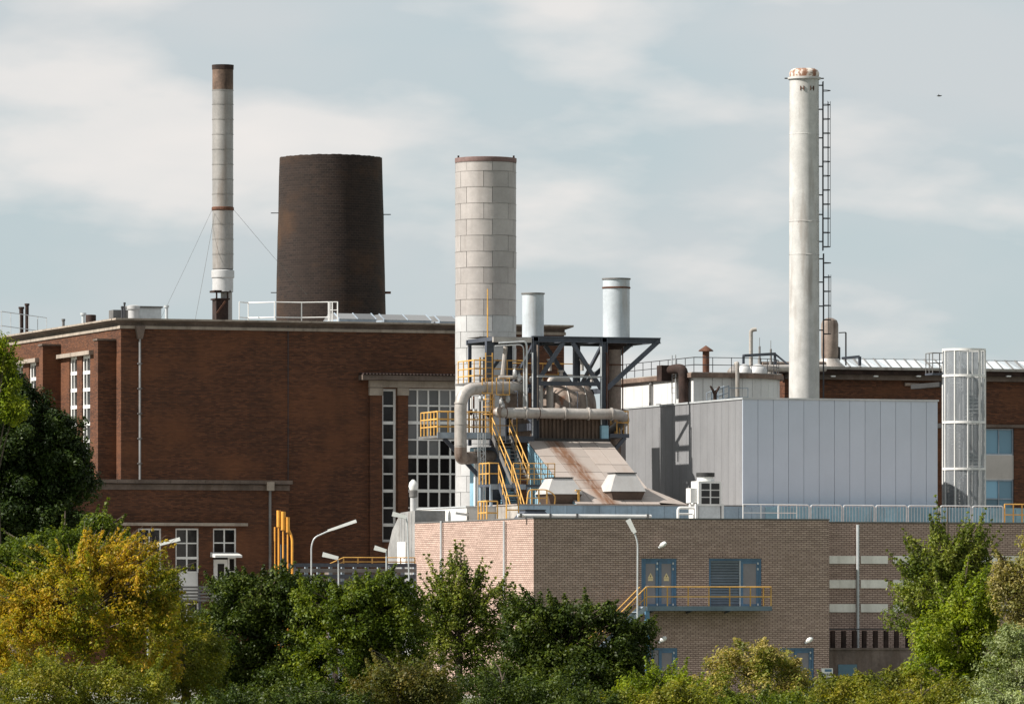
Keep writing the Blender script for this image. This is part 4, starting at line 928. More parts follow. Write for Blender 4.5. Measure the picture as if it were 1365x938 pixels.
sg = thing('yard_sign', ((x0 + x1) / 2, TY0 - .8, 0), 'small white notice board on a post by the switch house corner', 'sign')
obj('board', MB().box(x0, x1, TY0 - .82, TY0 - .79, z0, z1), 'white_paint', sg); obj('post', MB().box((x0 + x1) / 2 - .03, (x0 + x1) / 2 + .03, TY0 - .786, TY0 - .73, 0, z1 - .02), 'galv', sg)
obj('dark_header', MB().box(x0 + .16, x1 - .06, TY0 - .826, TY0 - .822, z1 - .17, z1 - .05), 'door_blue', sg)
for k in range(6): x = x0 + .04 + k * (x1 - x0 - .1) / 6; obj('text_line', MB().box(x, x + .045, TY0 - .826, TY0 - .822, z0 + .07, z0 + .19), 'sign_black', sg)
# rail of pale sheet panels along the roof edge above
def zoff(Y, px, py): return onY(px, py, Y).z
FY = 296.2; fx0, fx1 = onY(1036, 0, FY).x, onY(1338, 0, FY).x; fz0, fz1 = zoff(FY, 1200, 699), zoff(FY, 1200, 673.5)
rfn = thing('roof_rail', ((fx0 + fx1) / 2, FY, WZ), 'long galvanised roof rail with close bars before blue sheet screen', 'railing')
n = 7; L = (fx1 - fx0) / n
fm = shared(('rail_frame',), lambda m: m.path(bend([(0.05, 0, 0), (.05, 0, fz1 - fz0), (L - .05, 0, fz1 - fz0), (L - .05, 0, 0)], .12), .035, 6).path([(.05, 0, .12), (L - .05, 0, .12)], .02, 5), 'galv', True)
bm_ = shared(('bar', 'r'), lambda m: m.path([(0, 0, .12), (0, 0, fz1 - fz0)], .014, 4), 'galv')
for i in range(n):
    f_ = piece('rail_frame', fm, (fx0 + i * L, FY, fz0), rfn)
    for j in range(1, 10): piece('bar', bm_, (fx0 + i * L + .05 + j * (L - .1) / 10, FY, fz0), f_)
railing(None, [(fx1 + .05, FY, fz0), (onY(1420, 0, FY).x, FY, fz0)], fz1 - fz0 + .1, 'yellow', .45, .035, label='yellow roof guard rail beyond the long galvanised rail', cat='railing')
sc = thing('blue_screen', ((fx0 + fx1) / 2, FY + .8, WZ), 'low pale blue sheet screen behind the galvanised roof rail', 'screen')
for i in range(24):
    x = fx0 - 3.2 + i * .72
    if x > GX1: break
    boxpiece('sheet', x, x + .70, FY + .8, FY + .84, WZ + .07, zoff(FY + .8, 1200, 676), 'blue_clad' if i > 3 else 'blue_fascia', sc)
obj('footing', MB().box(fx0 - 3.2, fx0 + 14, FY - .2, FY + 1.0, WZ - .4, min(WZ + .065, fz0 - .005)), 'concrete', sc)

# ================================================================== boiler plant
YF, YB = 305.5, 309.6
P = lambda px, py, Y=YF: onY(px, py, Y)
XL = P(703, 0, 305.2).x; XR = P(813, 0, 305.2).x; ZT_ = P(760, 588, 305.2).z; ZL = P(800, 672, 297.3).z
LX0 = P(690, 0, 297.3).x
RUST_X, RUST_Y = XL + 1.35, 305.2
M['ramp'] = ramp_mat()
bh = thing('boiler_house', ((LX0 + BX0) / 2, 303, 0), 'boiler house with sloping beige sheet roof and pale blue side under the steel frame', 'building')
obj('base', MB().box(LX0, BX0 - .15, 300.3, 311, 0, TZ - .02), 'concrete_dark', bh)
obj('roof_block', MB().box(LX0, BX0 - .15, 297.34, 305.4, TZ - .015, ZL - .06), 'concrete', bh)
obj('roof', MB().box(LX0 - .05, BX0 - .12, 297.25, 305.4, ZL - .055, ZL), 'beige_roof', bh)
n = 14; L = (BX0 - .15 - LX0) / n
for i in range(n): boxpiece('fascia_sheet', LX0 + i * L, LX0 + (i + 1) * L - .015, 297.28, 297.335, TZ - .01, ZL - .06, 'blue_fascia', bh)
# the ramp roof, sheet by sheet
SY0, SY1 = 297.9, 305.2; zb0 = ZL + .02
pt = lambda u, v, o=0: Vector((XL + (XR - XL) * u, SY1 + (SY0 - SY1) * v, ZT_ + (zb0 - ZT_) * v + o))
obj('ramp_body', MB().add([pt(0, 0, -.05), pt(1, 0, -.05), pt(1, 1, -.05), pt(0, 1, -.05), (XR, SY1, zb0 - .03), (XR, SY0, zb0 - .03)], [(0, 3, 2, 1), (1, 2, 5, 4)]), 'dark_gap', bh)
for j in range(8):
    k = 5; s_ = 0
    us = [0] + [min(1, (i + 1) / k - s_) for i in range(k - 1)] + [1]
    for a, b in zip(us, us[1:]):
        v0, v1 = j / 8, (j + 1) / 8; o = random.uniform(0, .015)
        q = [pt(a, v0, o), pt(b, v0, o), pt(b, v1, o + .012), pt(a, v1, o + .012)]
        g_ = [Vector((.012, 0, 0)), Vector((-.012, 0, 0)), Vector((-.012, .012, 0)), Vector((.012, .012, 0))]
        q = [x + y for x, y in zip(q, g_)]
        obj('roof_sheet', MB().hexa([x - EZ * .045 for x in (q[3], q[2], q[1], q[0])] + [q[3], q[2], q[1], q[0]]), 'ramp', bh)
# pale blue corrugated flank under the ramp edge
n = 22; L = (SY1 - SY0) / n
for i in range(n):
    y0 = SY0 + i * L; y1 = y0 + L * .62; za = zb0 + (ZT_ - zb0) * (y0 - SY0) / (SY1 - SY0) - .06; zb1 = zb0 + (ZT_ - zb0) * (y1 - SY0) / (SY1 - SY0) - .06
    obj('flank_sheet', MB().hexa([(XL - .02, y0, ZL), (XL + .05, y0, ZL), (XL + .05, y1, ZL), (XL - .02, y1, ZL), (XL - .02, y0, max(za, ZL + .02)), (XL + .05, y0, max(za, ZL + .02)), (XL + .05, y1, zb1), (XL - .02, y1, zb1)]), 'blue_clad', bh)
obj('flank_wall', MB().add([(XL + .03, SY0, ZL), (XL + .03, SY1, ZL), (XL + .03, SY1, ZT_ - .07), (XL + .03, SY0, ZL + .01)], [(0, 1, 2, 3)]), 'blue_fascia', bh)
# hipped slope towards the grey box
hx = P(920, 0, 298).x
obj('hip_roof', MB().add([pt(1, .72, -.03), pt(1, .97, .0), (hx, 298.2, ZL + .02), (hx, 300.4, ZL + .02), (XR, 300.4, ZL + .02)], [(0, 1, 2), (0, 2, 3), (0, 3, 4)]), 'beige_roof', bh)
# clad shaft behind the stairs
SX0, SX1 = P(639, 0, 306.4).x, XL
obj('shaft', MB().box(SX0 + .04, SX1 - .05, 306.4, 307.95, 0, P(660, 596, 307).z), 'steel', bh)
n = 4; L = 1.5 / n
for i in range(n): boxpiece('shaft_sheet', SX0, SX0 + .035, 306.42 + i * L, 306.42 + (i + 1) * L - .03, 6, P(640, 597, 307).z, 'blue_clad', bh)
for i, (px, mt) in enumerate(((634, 'white_paint'), (643, 'blue_clad'), (676, 'blue_clad'), (688, 'blue_clad'))):
    x = P(px, 0, 306.3).x; boxpiece('column', x - .1, x + .1, 306.1, 306.3, 6, P(px, 598, 306.3).z, mt, bh)
for j in range(6):
    x0, x1, z0, z1 = RY(668, 655 + j * 3.4, 690, 657.2 + j * 3.4, 306.0); boxpiece('louvre', x0, x1, 305.9, 306.05, z0, z1, 'blue_clad', bh)
# brown ribbed casing
CX0, CX1 = P(716, 0).x, P(804, 0).x; cz0, cz1 = P(760, 584).z, P(760, 556).z
obj('casing', MB().box(CX0, CX1, YF + .15, YB - .1, cz0 - .4, cz1), 'brown_clad', bh)
n = 17; L = (CX1 - CX0) / n
for i in range(n): boxpiece('casing_rib', CX0 + i * L + .05, CX0 + i * L + .05 + L * .5, YF + .08, YF + .148, cz0, cz1 - .05, 'brown_clad', bh)
obj('casing_sill', MB().box(CX0 - .3, CX1 + .2, YF - .25, YF + .3, cz0 - .16, cz0 - .01), 'lid', bh)
obj('casing_trim', MB().box(CX0, CX1 + .1, YF - .02, YF + .14, cz1 + .005, cz1 + .11), 'duct_dirty', bh)

# ---- drum
dc = (P(724, 0, 307.5).x, P(790, 0, 307.5).x); dz = P(757, 545, 307.5).z; dR = 1.38
prof = [(0, -.0), (.5, .03), (.95, .14), (1.22, .34), (dR, .7)]
m = MB(); nn = 28; b0 = []
xs = [(dc[0] + q, r) for r, q in prof] + [(dc[1] - q, r) for r, q in reversed(prof)]
for x, r in xs: b0.append(len(m.v)); m.v += [(x, 307.5 + r * math.cos(2 * math.pi * j / nn), dz + r * math.sin(2 * math.pi * j / nn)) for j in range(nn)]
for a, b in zip(b0, b0[1:]): m.f += [(a + j, a + (j + 1) % nn, b + (j + 1) % nn, b + j) for j in range(nn)]
bd = thing('boiler_drum', ((dc[0] + dc[1]) / 2, 307.5, cz1), 'big stained horizontal boiler drum inside the dark steel frame', 'boiler')
obj('shell', m, 'duct_dirty', bd, smooth=True)
for k in (.35, .7):
    x = dc[0] + (dc[1] - dc[0]) * k; obj('strap', MB().path(arc((x, 307.5, dz), dR + .01, 0, 2 * math.pi, EY, EZ, 28), .03, 5, False), 'duct', bd)
obj('saddle', MB().box(dc[0] + .4, dc[1] - .4, 306.9, 308.1, cz1 + .12, dz - dR * .8), 'steel', bd)
obj('end_plate', MB().box(dc[1] - .5, dc[1] + .2, 306.6, 308.6, cz1 + .12, dz - .1), 'duct', bd)

# ---- steel frame
sf = thing('steel_gantry', (P(760, 0).x, 307.5, 0), 'dark blue grey braced steel frame with cantilevered top carrying two pale stacks', 'gantry')
cxs = [P(713, 0).x + .02, P(805, 0).x]
ztop = P(760, 450).z; zlow = P(760, 586).z
for x in cxs:
    for y in (YF, YB): obj('column', MB().box(x - .16, x - .13, y - .14, y + .14, zlow, ztop).box(x + .13, x + .16, y - .14, y + .14, zlow, ztop).box(x - .13, x + .13, y - .03, y + .03, zlow, ztop), 'steel', sf)
xa = P(657, 0).x; xb = P(880, 0).x
obj('column_foot', MB().box(cxs[1] - .19, cxs[1] + .19, YF - .18, YF + .18, P(805, 586).z, P(805, 567).z), mk('pale_blue_steel', (.24, .42, .52), .5, streak=.2), sf)
for y in (YF, YB):
    obj('top_beam', MB().box(cxs[0] - .2, xb, y - .12, y + .12, ztop + .005, ztop + .06).box(cxs[0] - .2, xb, y - .03, y + .03, ztop - .2, ztop + .004).box(cxs[0] - .2, xb, y - .12, y + .12, ztop - .24, ztop - .202), 'steel', sf)
    obj('mid_beam', MB().box(cxs[0] + .17, cxs[1] - .17, y - .09, y + .09, P(760, 514).z, P(760, 508.5).z), 'steel', sf)
    zb2 = P(760, 509).z; xm = (cxs[0] + cxs[1]) / 2
    obj('brace', MB().bar((P(751, 0).x, y, ztop - .25), (cxs[0] + .15, y, P(0, 498, y).z), .16, .2), 'steel', sf)
    obj('brace', MB().bar((P(763, 0).x, y, ztop - .25), (cxs[1] - .15, y, P(0, 508, y).z), .16, .2), 'steel', sf)
    obj('brace', MB().bar((xb - .1, y, ztop - .12), (cxs[1] + .15, y, P(0, 508, y).z), .18, .22), 'steel', sf)
for x in [xa + .1, cxs[0], (cxs[0] + cxs[1]) / 2, cxs[1], xb - .12]:
    obj('cross_beam', MB().box(x - .07, x + .07, YF + .125, YB - .125, ztop - .2, ztop + .0), 'steel', sf)
for x in cxs:
    obj('side_brace', MB().bar((x, YF + .2, ztop - .3), (x, YB - .2, P(0, 508).z), .14, .16), 'steel', sf)
    obj('side_beam', MB().box(x - .08, x + .08, YF + .145, YB - .145, P(0, 514).z, P(0, 507).z), 'steel', sf)
    obj('side_beam', MB().box(x - .08, x + .08, YF + .145, YB - .145, P(0, 566).z, P(0, 556).z), 'steel', sf)
    obj('side_brace', MB().bar((x, YB - .2, P(0, 512).z), (x, YF + .2, P(0, 560).z), .12, .14), 'steel', sf)
n = 9; L = (xb - xa) / n
for i in range(n): boxpiece('deck_plate', xa + i * L, xa + (i + 1) * L - .02, YF + 2.1, YB - .13, ztop + .065, ztop + .09, 'galv_dark', sf)
for y in (YF, YB): obj('side_bay_beam', MB().box(xa, cxs[0] - .22, y - .1, y + .1, ztop - .28, ztop - .02), 'duct' if y == YF else 'steel', sf)
for px in (661, 690): x = P(px, 0).x; obj('side_bay_post', MB().box(x - .08, x + .08, YB - .1, YB + .06, P(0, 585).z, ztop - .29), 'steel', sf)
x = P(661, 0).x; obj('side_bay_post', MB().box(x - .14, x + .24, YF + 1.0, YF + 1.3, P(0, 505).z, ztop - .02), 'steel', sf)
obj('side_bay_brace', MB().bar((P(700, 0).x, YB, P(0, 466).z), (P(676, 0).x, YB, P(0, 500).z), .14, .16), 'steel', sf)
obj('conduit', MB().path(bend([P(665, 457, YF - .2), P(700, 455, YF - .2), P(702, 460, YF - .2), P(702, 545, YF - .2)], .3), .05, 6).path(bend([P(660, 461, YF - .1), P(698, 459, YF - .1), P(698.5, 545, YF - .1)], .3), .035, 6), 'galv', sf, smooth=True)

# ---- two pale stacks on the frame
def stack(px0, px1, y0, y1, Y, label, parts):
    m_ = (px0 + px1) / 2; c = onY(m_, 0, Y); k = (Y / (cs - sn * (m_ - CX) / FPX)) / FPX; R = (px1 - px0) / 2 * k; z = lambda py: onY(m_, py, Y).z
    t = thing('flue_stack', (c.x, c.y, ztop + .09), label, 'stack')
    obj('shell', MB().lathe((c.x, c.y), [(R, ztop + .09), (R, z(y0) - .03), (R - .06, z(y0) - .03), (R - .06, z(y0) - 1.5)], 32), 'stack_blue', t, smooth=True)
    obj('top_flange', MB().lathe((c.x, c.y), [(R, z(y0) - .07), (R + .05, z(y0) - .07), (R + .05, z(y0)), (R - .05, z(y0))], 32), 'galv_dark', t, smooth=True)
    for py in parts: obj('band', MB().lathe((c.x, c.y), [(R + .002, z(py) - .05), (R + .04, z(py) - .04), (R + .04, z(py) + .03), (R + .002, z(py) + .04)], 32), 'rust', t, smooth=True)
    return t, c, R, z
stack(696, 725, 390.5, 446, 308.5, 'shorter pale blue flue stack beside the wide panelled chimney', ())
t, c, R, z = stack(803.5, 839.5, 371, 446, 308.5, 'taller pale flue stack with rusty band on the steel frame', (383.5,))
obj('port', MB().path([c - al * R * .9 - CR * .2 + EZ * z(405), c - al * (R + .2) - CR * .2 + EZ * z(405)], .09, 8), 'white_paint', t)
c = onY(819.5, 0, 308.5); z = lambda py: onY(819.5, py, 308.5).z
fl = thing('flue_pipe', (c.x, c.y, zlow), 'tall brown flue pipe hanging beneath the taller pale stack', 'pipe')
obj('shaft', MB().lathe((c.x, c.y), [(.33, zlow - 3), (.33, z(465))], 20), 'duct_dirty', fl, smooth=True)
obj('cone', MB().lathe((c.x, c.y), [(.33, z(466)), (.62, z(457)), (.62, ztop - .25)], 20), 'rust_dark', fl, smooth=True)
for py in (487, 515): obj('clamp', MB().lathe((c.x, c.y), [(.34, z(py)), (.38, z(py)), (.38, z(py) + .06), (.34, z(py) + .06)], 20), 'rust', fl)
for dx in (-.42, .36): obj('rod', MB().path([(c.x + dx, c.y - .2, zlow), (c.x + dx, c.y - .2, z(459))], .035, 6), 'rust', fl)

# ---- big ducts
pp = lambda *q: [onY(*t) for t in q]
ed = thing('elbow_duct', onY(614, 600, 304.6), 'thick pale duct bending down past the yellow platform before the chimney', 'duct')
obj('duct', MB().path(bend(pp((695, 516.5, 306.2), (660, 516.5, 305.2), (614, 519, 304.4), (614, 596, 304.4)), .95, 7), .315, 16), 'duct', ed, smooth=True)
obj('lower_elbow', MB().path(bend(pp((614, 596, 304.4), (614, 611, 304.4), (662, 607, 307)), .5, 6), [.318] * 7 + [.31, .31], 16), 'duct_dirty', ed, smooth=True)
for a in ((614, 538, 304.4), (614, 566, 304.4), (614, 594, 304.4)): q = onY(*a); obj('seam', MB().lathe((q.x, q.y), [(.318, q.z), (.332, q.z + .01), (.332, q.z + .05), (.318, q.z + .06)], 18), 'duct', ed, smooth=True)
for px in (645, 682): q = onY(px, 516.5, 305.25 if px < 660 else 305.85); obj('seam', MB().path(arc(q, .325, 0, 2 * math.pi, EY, EZ, 18), .018, 5, False), 'duct_dirty', ed)
hd_ = thing('header_pipe', onY(745, 560, 304.8), 'long thick pale header pipe crossing before the steel frame columns', 'pipe')
obj('pipe', MB().path(bend(pp((663, 549.5, 305.3), (680, 550, 304.8), (826, 552, 304.8), (834, 560, 306.2), (812, 578, 308.6)), .5, 7), .27, 16), 'duct', hd_, smooth=True)
obj('end_cap', MB().path(pp((660, 549, 305.4), (671, 549.6, 305.0)), [.2, .285], 16), 'duct_dirty', hd_, smooth=True)
for px in (700, 752, 784, 815):
    q = onY(px, 550 + (px - 680) * .0137, 304.8); obj('flange', MB().path([q - EX * .035, q + EX * .035], .335, 18), 'duct', hd_, smooth=True)
for px in (690, 770):
    q = onY(px, 550 + (px - 680) * .0137, 304.8); obj('hanger', MB().bar(q + EZ * .2, q + EZ * 1.1, .03, .05).bar(q + EZ * 1.1, q + EZ * 1.1 + EY * .6, .03, .05), 'steel', hd_)
for px in (674, 718): q = onY(px, 550 + (px - 680) * .0137, 304.8); obj('rust_band', MB().path(arc(q, .273, 0, 2 * math.pi, EY, EZ, 18), .02, 5, False), 'rust', hd_)
for i, (px, xe) in enumerate(((719.5, 700), (733, 757))):
    e = onY(px, 505, 305.9)
    if i == 0: path_ = [e - EZ * 2.0, e, e + EZ * .0 + EY * 1.2]
    else: path_ = [e - EZ * 2.0, e, onY(xe, 505.5, 306.2)]
    obj('riser_pipe', MB().path(bend(path_, .3, 6), .185, 12), 'duct', label=('pale riser pipe turning back towards the drum', 'pale riser pipe turning along the top of the drum')[i], cat='pipe', smooth=True)
vs_ = thing('header_vessel', onY(672, 530, 306.8), 'dark stained vessel crowded with valves behind the yellow stairs', 'vessel')
q0, q1 = onY(668, 536, 307.4), onY(700, 536, 307.4); obj('shell', MB().path([q0, q0 + EX * .1, q1], [.3, .62, .62], 18), 'duct_dirty', vs_, smooth=True)
q0, q1 = onY(655, 606, 307.2), onY(700, 606, 307.2)
obj('lower_shell', MB().path([q0, q0 + EX * .2, q1], [.35, .75, .75], 18), 'duct_dirty', vs_, smooth=True)
for px, py in ((668, 535), (677, 531), (692, 503), (686, 497), (670, 541)):
    q = onY(px, py, 305.7); vm = obj('valve', MB().path([q - EZ * .22, q - EZ * .08, q + EZ * .1, q + EZ * .2], [.05, .13, .11, .04], 8).path([q + EZ * .2, q + EZ * .32], .02, 5), 'alu_bright', vs_, smooth=True)
    obj('handwheel', MB().path(arc(q + EZ * .32, .12, 0, 2 * math.pi, EX, EY, 10), .02, 4, False), 'lid', vm)
obj('bypass_pipe', MB().path(bend(pp((665, 503, 305.9), (697, 503, 305.9), (699, 512, 305.9), (699, 545, 305.9)), .3), .10, 8).path(bend(pp((670, 500, 306.2), (674, 462, 306.2)), .1), .12, 8), 'duct', vs_, smooth=True)
pk = thing('pipe_bundle', onY(637, 560, 306.6), 'bundle of thin valve pipes standing on the yellow railed platform', 'pipes')
for px, y0, y1, mt in ((628, 530, 578, 'white_paint'), (631.5, 528, 578, 'rust'), (635, 545, 578, 'galv'), (640, 500, 578, 'ladder'), (645, 500, 578, 'ladder'), (657, 520, 578, 'galv'), (651, 535, 578, 'white_paint')):
    a, b = onY(px, y0, 306.4), onY(px, y1, 306.4); obj('pipe', MB().path([b, a], .045, 6), mt, pk)
    q = a.lerp(b, .4); obj('valve', MB().path([q - EZ * .15, q, q + EZ * .15], [.05, .11, .05], 6), 'rust_dark' if mt == 'white_paint' else 'galv', pk)

# cable trays and small bore pipes on the frame
ct = thing('cable_tray', onY(760, 500, 305.2), 'thin grey cable tray and small pipes fixed across the dark steel frame', 'cable tray')
a, b = onY(716, 503, 305.2), onY(802, 503, 305.2); a.z = b.z
obj('tray', MB().bar(a, b, .2, .04), 'galv', ct)
for k, (dy, r, mt) in enumerate(((-.06, .02, 'lid'), (0, .028, 'galv'), (.06, .018, 'orange'))): obj('cable', MB().path([a + EY * dy + EZ * .045, b + EY * dy + EZ * .045], r, 5), mt, ct)
for px, y0, y1, mt in ((710, 470, 583, 'galv'), (716.5, 460, 560, 'duct_dirty'), (801.5, 462, 566, 'galv'), (809, 470, 560, 'rust')):
    q0, q1 = onY(px, y1, 305.25), onY(px, y0, 305.25); obj('riser', MB().path([q0, q1, q1 + EY * .3], .03, 6), mt, ct)
for px, py in ((748, 496), (789, 498), (733, 481), (776, 481)):
    q = onY(px, py, 307.2); obj('nozzle', MB().path([q - EZ * .5, q, q + EZ * .02, q + EZ * .1], [.09, .09, .16, .16], 10), 'duct', ct, smooth=True)
# ---- platforms, rails and stairs
Z1 = onY(620, 580, 305.4).z
p1 = thing('service_platform', onY(640, 580, 306.5), 'grey service platform with yellow rails and dark strut beside the elbow duct', 'platform')
xa1, xb1, xs1 = P(583, 0, 305.2).x, P(654, 0, 305.2).x, P(712, 0, 305.2).x
obj('deck', MB().box(xa1, xs1, 305.25, 308.2, Z1 - .14, Z1 - .02), 'galv_dark', p1)
obj('toe_plate', MB().box(xa1, xb1, 305.18, 305.245, Z1 - .16, Z1 + .14), 'steel_light', p1)
obj('edge_beam', MB().box(xb1 + .8, xs1, 305.16, 305.246, Z1 - .34, Z1 - .02), 'steel', p1)
hR = onY(600, 548.5, 305.3).z - Z1
railing(p1, [(xa1 + .1, 308.1, Z1), (xa1 + .04, 305.3, Z1), (xb1, 305.3, Z1)], hR, 'yellow', .62, .032, (.36, .68))
railing(p1, [(P(622, 0, 307.8).x, 307.9, Z1), (P(690, 0, 307.8).x, 307.9, Z1)], hR, 'yellow', .9, .026)
obj('strut', MB().bar(onY(592, 584, 305.5), onY(649, 646, 305.5), .14, .2), 'steel', p1)
obj('strut', MB().bar(onY(592, 584, 308), onY(649, 646, 308), .14, .2), 'steel', p1)
# main flight
Z2 = onY(690, 646, 302.3).z
a = Vector((P(656, 0, 305.2).x, 305.2, Z1 - .05)); b = Vector((a.x + .02, 302.2, Z2))
st1 = thing('yellow_stair', b, 'steep dark stair with yellow hand rails descending from the service platform', 'stair'); stair(a, b, EX, .92, 12, 'galv_dark', st1)
p2 = thing('lower_platform', onY(700, 648, 302), 'lower dark platform with yellow rails along the pale blue flank', 'platform')
xc, xd = P(652, 0, 301).x, XL - .05
obj('deck', MB().box(xc, xd, 300.9, 302.6, Z2 - .12, Z2 - .01), 'steel', p2)
obj('edge_beam', MB().box(xc, P(701, 0, 300.85).x, 300.83, 300.895, Z2 - .26, Z2 - .0), 'steel_light', p2)
hr = 1.05
railing(p2, [(P(684, 0, 301).x, 300.95, Z2), (xd, 300.95, Z2)], hr, 'yellow', .34, .024, (.25, .5, .75))
railing(p2, [(P(652, 0, 301).x, 302.5, Z2), (P(652, 0, 301).x, 300.95, Z2), (P(664, 0, 301).x, 300.95, Z2)], hr, 'yellow', .5, .028)
for x in (xc + .1, P(704, 0, 301).x, xd - .1): 
    for y in (301.0, 302.5): obj('leg', MB().box(x - .06, x + .06, y - .06, y + .06, (TZ - .04) if y < 300 else 0.0, Z2 - .13), 'steel_light', p2)
a = Vector((P(664, 0, 301).x, 300.9, Z2)); b = Vector((a.x + .02, 299.2, TZ - .04))
st2 = thing('short_stair', b, 'short yellow railed stair dropping from the lower platform to the tan roof', 'stair'); stair(a, b, EX, .75, 7, 'steel', st2)
railing(None, [(P(649, 0, 298.6).x, 299.9, TZ - .05), (P(649, 0, 298.6).x, 298.6, TZ - .05), (P(663, 0, 298.6).x, 298.6, TZ - .05)], 1.15, 'yellow', .5, .035, label='yellow guard rail corner on the tan roof at the short stair foot', cat='railing')
railing(None, [(P(676, 0, 297).x, 297.1, TZ - .05), (P(692, 0, 297).x, 297.1, TZ - .05)], 1.4, 'yellow', .5, .035, label='short tall yellow guard rail on the tan roof by the fascia end', cat='railing')
q0, q1 = P(702, 0, 297.6), P(729, 0, 297.6)
gr = thing('hoop_rail', (q0.x, 297.6, ZL), 'yellow hoop rail with rounded end on the fascia roof by the smaller cowl', 'railing')
obj('rail', MB().path(bend([(q0.x, 297.6, ZL), (q0.x + .1, 297.6, ZL + .72), (q1.x, 297.6, ZL + .72), (q1.x + .45, 297.6, ZL + .45), (q1.x + .4, 297.6, ZL)], .2), .032, 6).path([(q0.x, 297.6, ZL + .3), (q1.x, 297.6, ZL + .3)], .025, 6), 'yellow', gr, smooth=True)
for k in (.25, .6, 1): x = q0.x + (q1.x - q0.x) * k; boxpiece('post', x - .03, x + .03, 297.57, 297.63, ZL, ZL + .7, 'yellow', gr)
px_ = P(771, 0, 298.2); obj('bollard_post', MB().box(px_.x - .05, px_.x + .05, 298.15, 298.25, ZL, ZL + .68).box(px_.x - .16, px_.x + .12, 298.14, 298.26, ZL + .682, ZL + .74), 'yellow', label='yellow post between the two grey cowls', cat='post')
# upper platform
Z3 = P(660, 511, 308).z
p3 = thing('upper_platform', (P(660, 0, 308).x, 308, Z3), 'upper grated platform with yellow rails round the frame columns', 'platform')
obj('deck', MB().box(P(630, 0, 306.5).x, P(700, 0, 306.5).x, 306.6, 309.3, Z3 - .1, Z3), 'galv_dark', p3)
obj('deck', MB().box(cxs[0] + .2, cxs[1] + 0.9, YB + .2, YB + 1.4, Z3 - .1, Z3), 'galv_dark', p3)
hu = P(660, 480.5, 307).z - Z3
railing(p3, [(P(632, 0, 306.7).x, 309.2, Z3), (P(632, 0, 306.7).x, 306.7, Z3), (P(698, 0, 306.7).x, 306.7, Z3)], hu, 'yellow', .9, .03, (.3, .62))
railing(p3, [(cxs[0] + .3, YB + .3, Z3), (cxs[1] + .8, YB + .3, Z3)], hu, 'yellow', .8, .028)
for px in (640, 645): 
    a = onY(px, 476, 307); obj('upright', MB().bar((a.x, a.y, Z1), (a.x, a.y, a.z), .07, .07), 'ladder' if px > 641 else 'yellow', p3)
ly = thing('yellow_caged_ladder', onY(652, 578, 305.6), 'narrow yellow ladder rising from the service platform past the duct', 'ladder')
ladder(ly, Vector((P(652, 0, 305.7).x, 305.7, 0)), -EY, EX, Z1, P(652, 470, 305.7).z, 'yellow', w=.36, cage=(P(0, 545).z, P(0, 500).z, .38), hoop_r=.3)
hr_ = thing('yellow_hoops', onY(662, 540, 305), 'pair of small yellow hoop guards before the thick duct', 'guard')
for a, b, t0, t1 in ((643, 656, 504, 524), (662, 679, 504, 526)):
    for Y in (304.6,):
        m = MB(); m.path([onY(a, t1, Y), onY(a, t0, Y), onY(b, t0, Y), onY(b, t1, Y), onY(a, t1, Y)], .028, 5); m.path([onY((a + b) / 2, t0, Y), onY((a + b) / 2, t1, Y)], .022, 5)
        obj('hoop', m, 'yellow', hr_)
        for q in (a, b): obj('stay', MB().path([onY(q, t0 + 2, Y), onY(q, t0 + 2, 306.6)], .022, 5), 'yellow', hr_)
q = onY(650, 385, 306.6); obj('yellow_mast', MB().path([(q.x, q.y, Z3), q], [.045, .03], 6), 'yellow', label='thin yellow mast standing before the panelled chimney', cat='mast')
mt_ = thing('lattice_mast', onY(642, 690, 304.5), 'thin galvanised lattice cable mast under the service platform', 'mast')
q0 = onY(639, 0, 304.7); q1 = onY(646, 0, 304.7); zA, zB = 0.0, onY(642, 577, 304.7).z
for x, y in ((q0.x, 304.6), (q1.x, 304.6), (q0.x, 304.9), (q1.x, 304.9)): obj('leg', MB().bar((x, y, zA), (x, y, zB), .04, .04), 'galv', mt_)
m = MB(); z = 6.0; k = 0
while z < zB - .3:
    m.bar((q0.x if k % 2 else q1.x, 304.6, z), (q1.x if k % 2 else q0.x, 304.6, z + .3), .025, .025); m.bar((q0.x, 304.6, z), (q1.x, 304.6, z), .025, .025); z += .3; k += 1
obj('lacing', m, 'galv', mt_)
# right hand bracket platform
p4 = thing('end_platform', P(832, 590), 'small dark end platform with yellow rail where the header pipe turns down', 'platform')
xe0, xe1 = P(812, 0).x, P(838, 0).x; Z4 = P(825, 578).z
obj('deck', MB().box(xe0, xe1, YF - .1, YF + 2.6, Z4 - .2, Z4), 'steel', p4)
railing(p4, [(xe0 + .4, YF - .05, Z4), (xe1 - .05, YF - .05, Z4), (xe1 - .05, YF + 2.5, Z4)], 1.15, 'yellow', .6, .03)
obj('strut', MB().bar((xe1 - .2, YF, Z4 - .2), (XR + .02, YF, Z4 - 1.2), .14, .18), 'steel', p4)
obj('strut', MB().bar((xe1 - .2, YF + 2.3, Z4 - .2), (XR + .02, YF + 2.3, Z4 - 1.2), .14, .18), 'steel', p4)

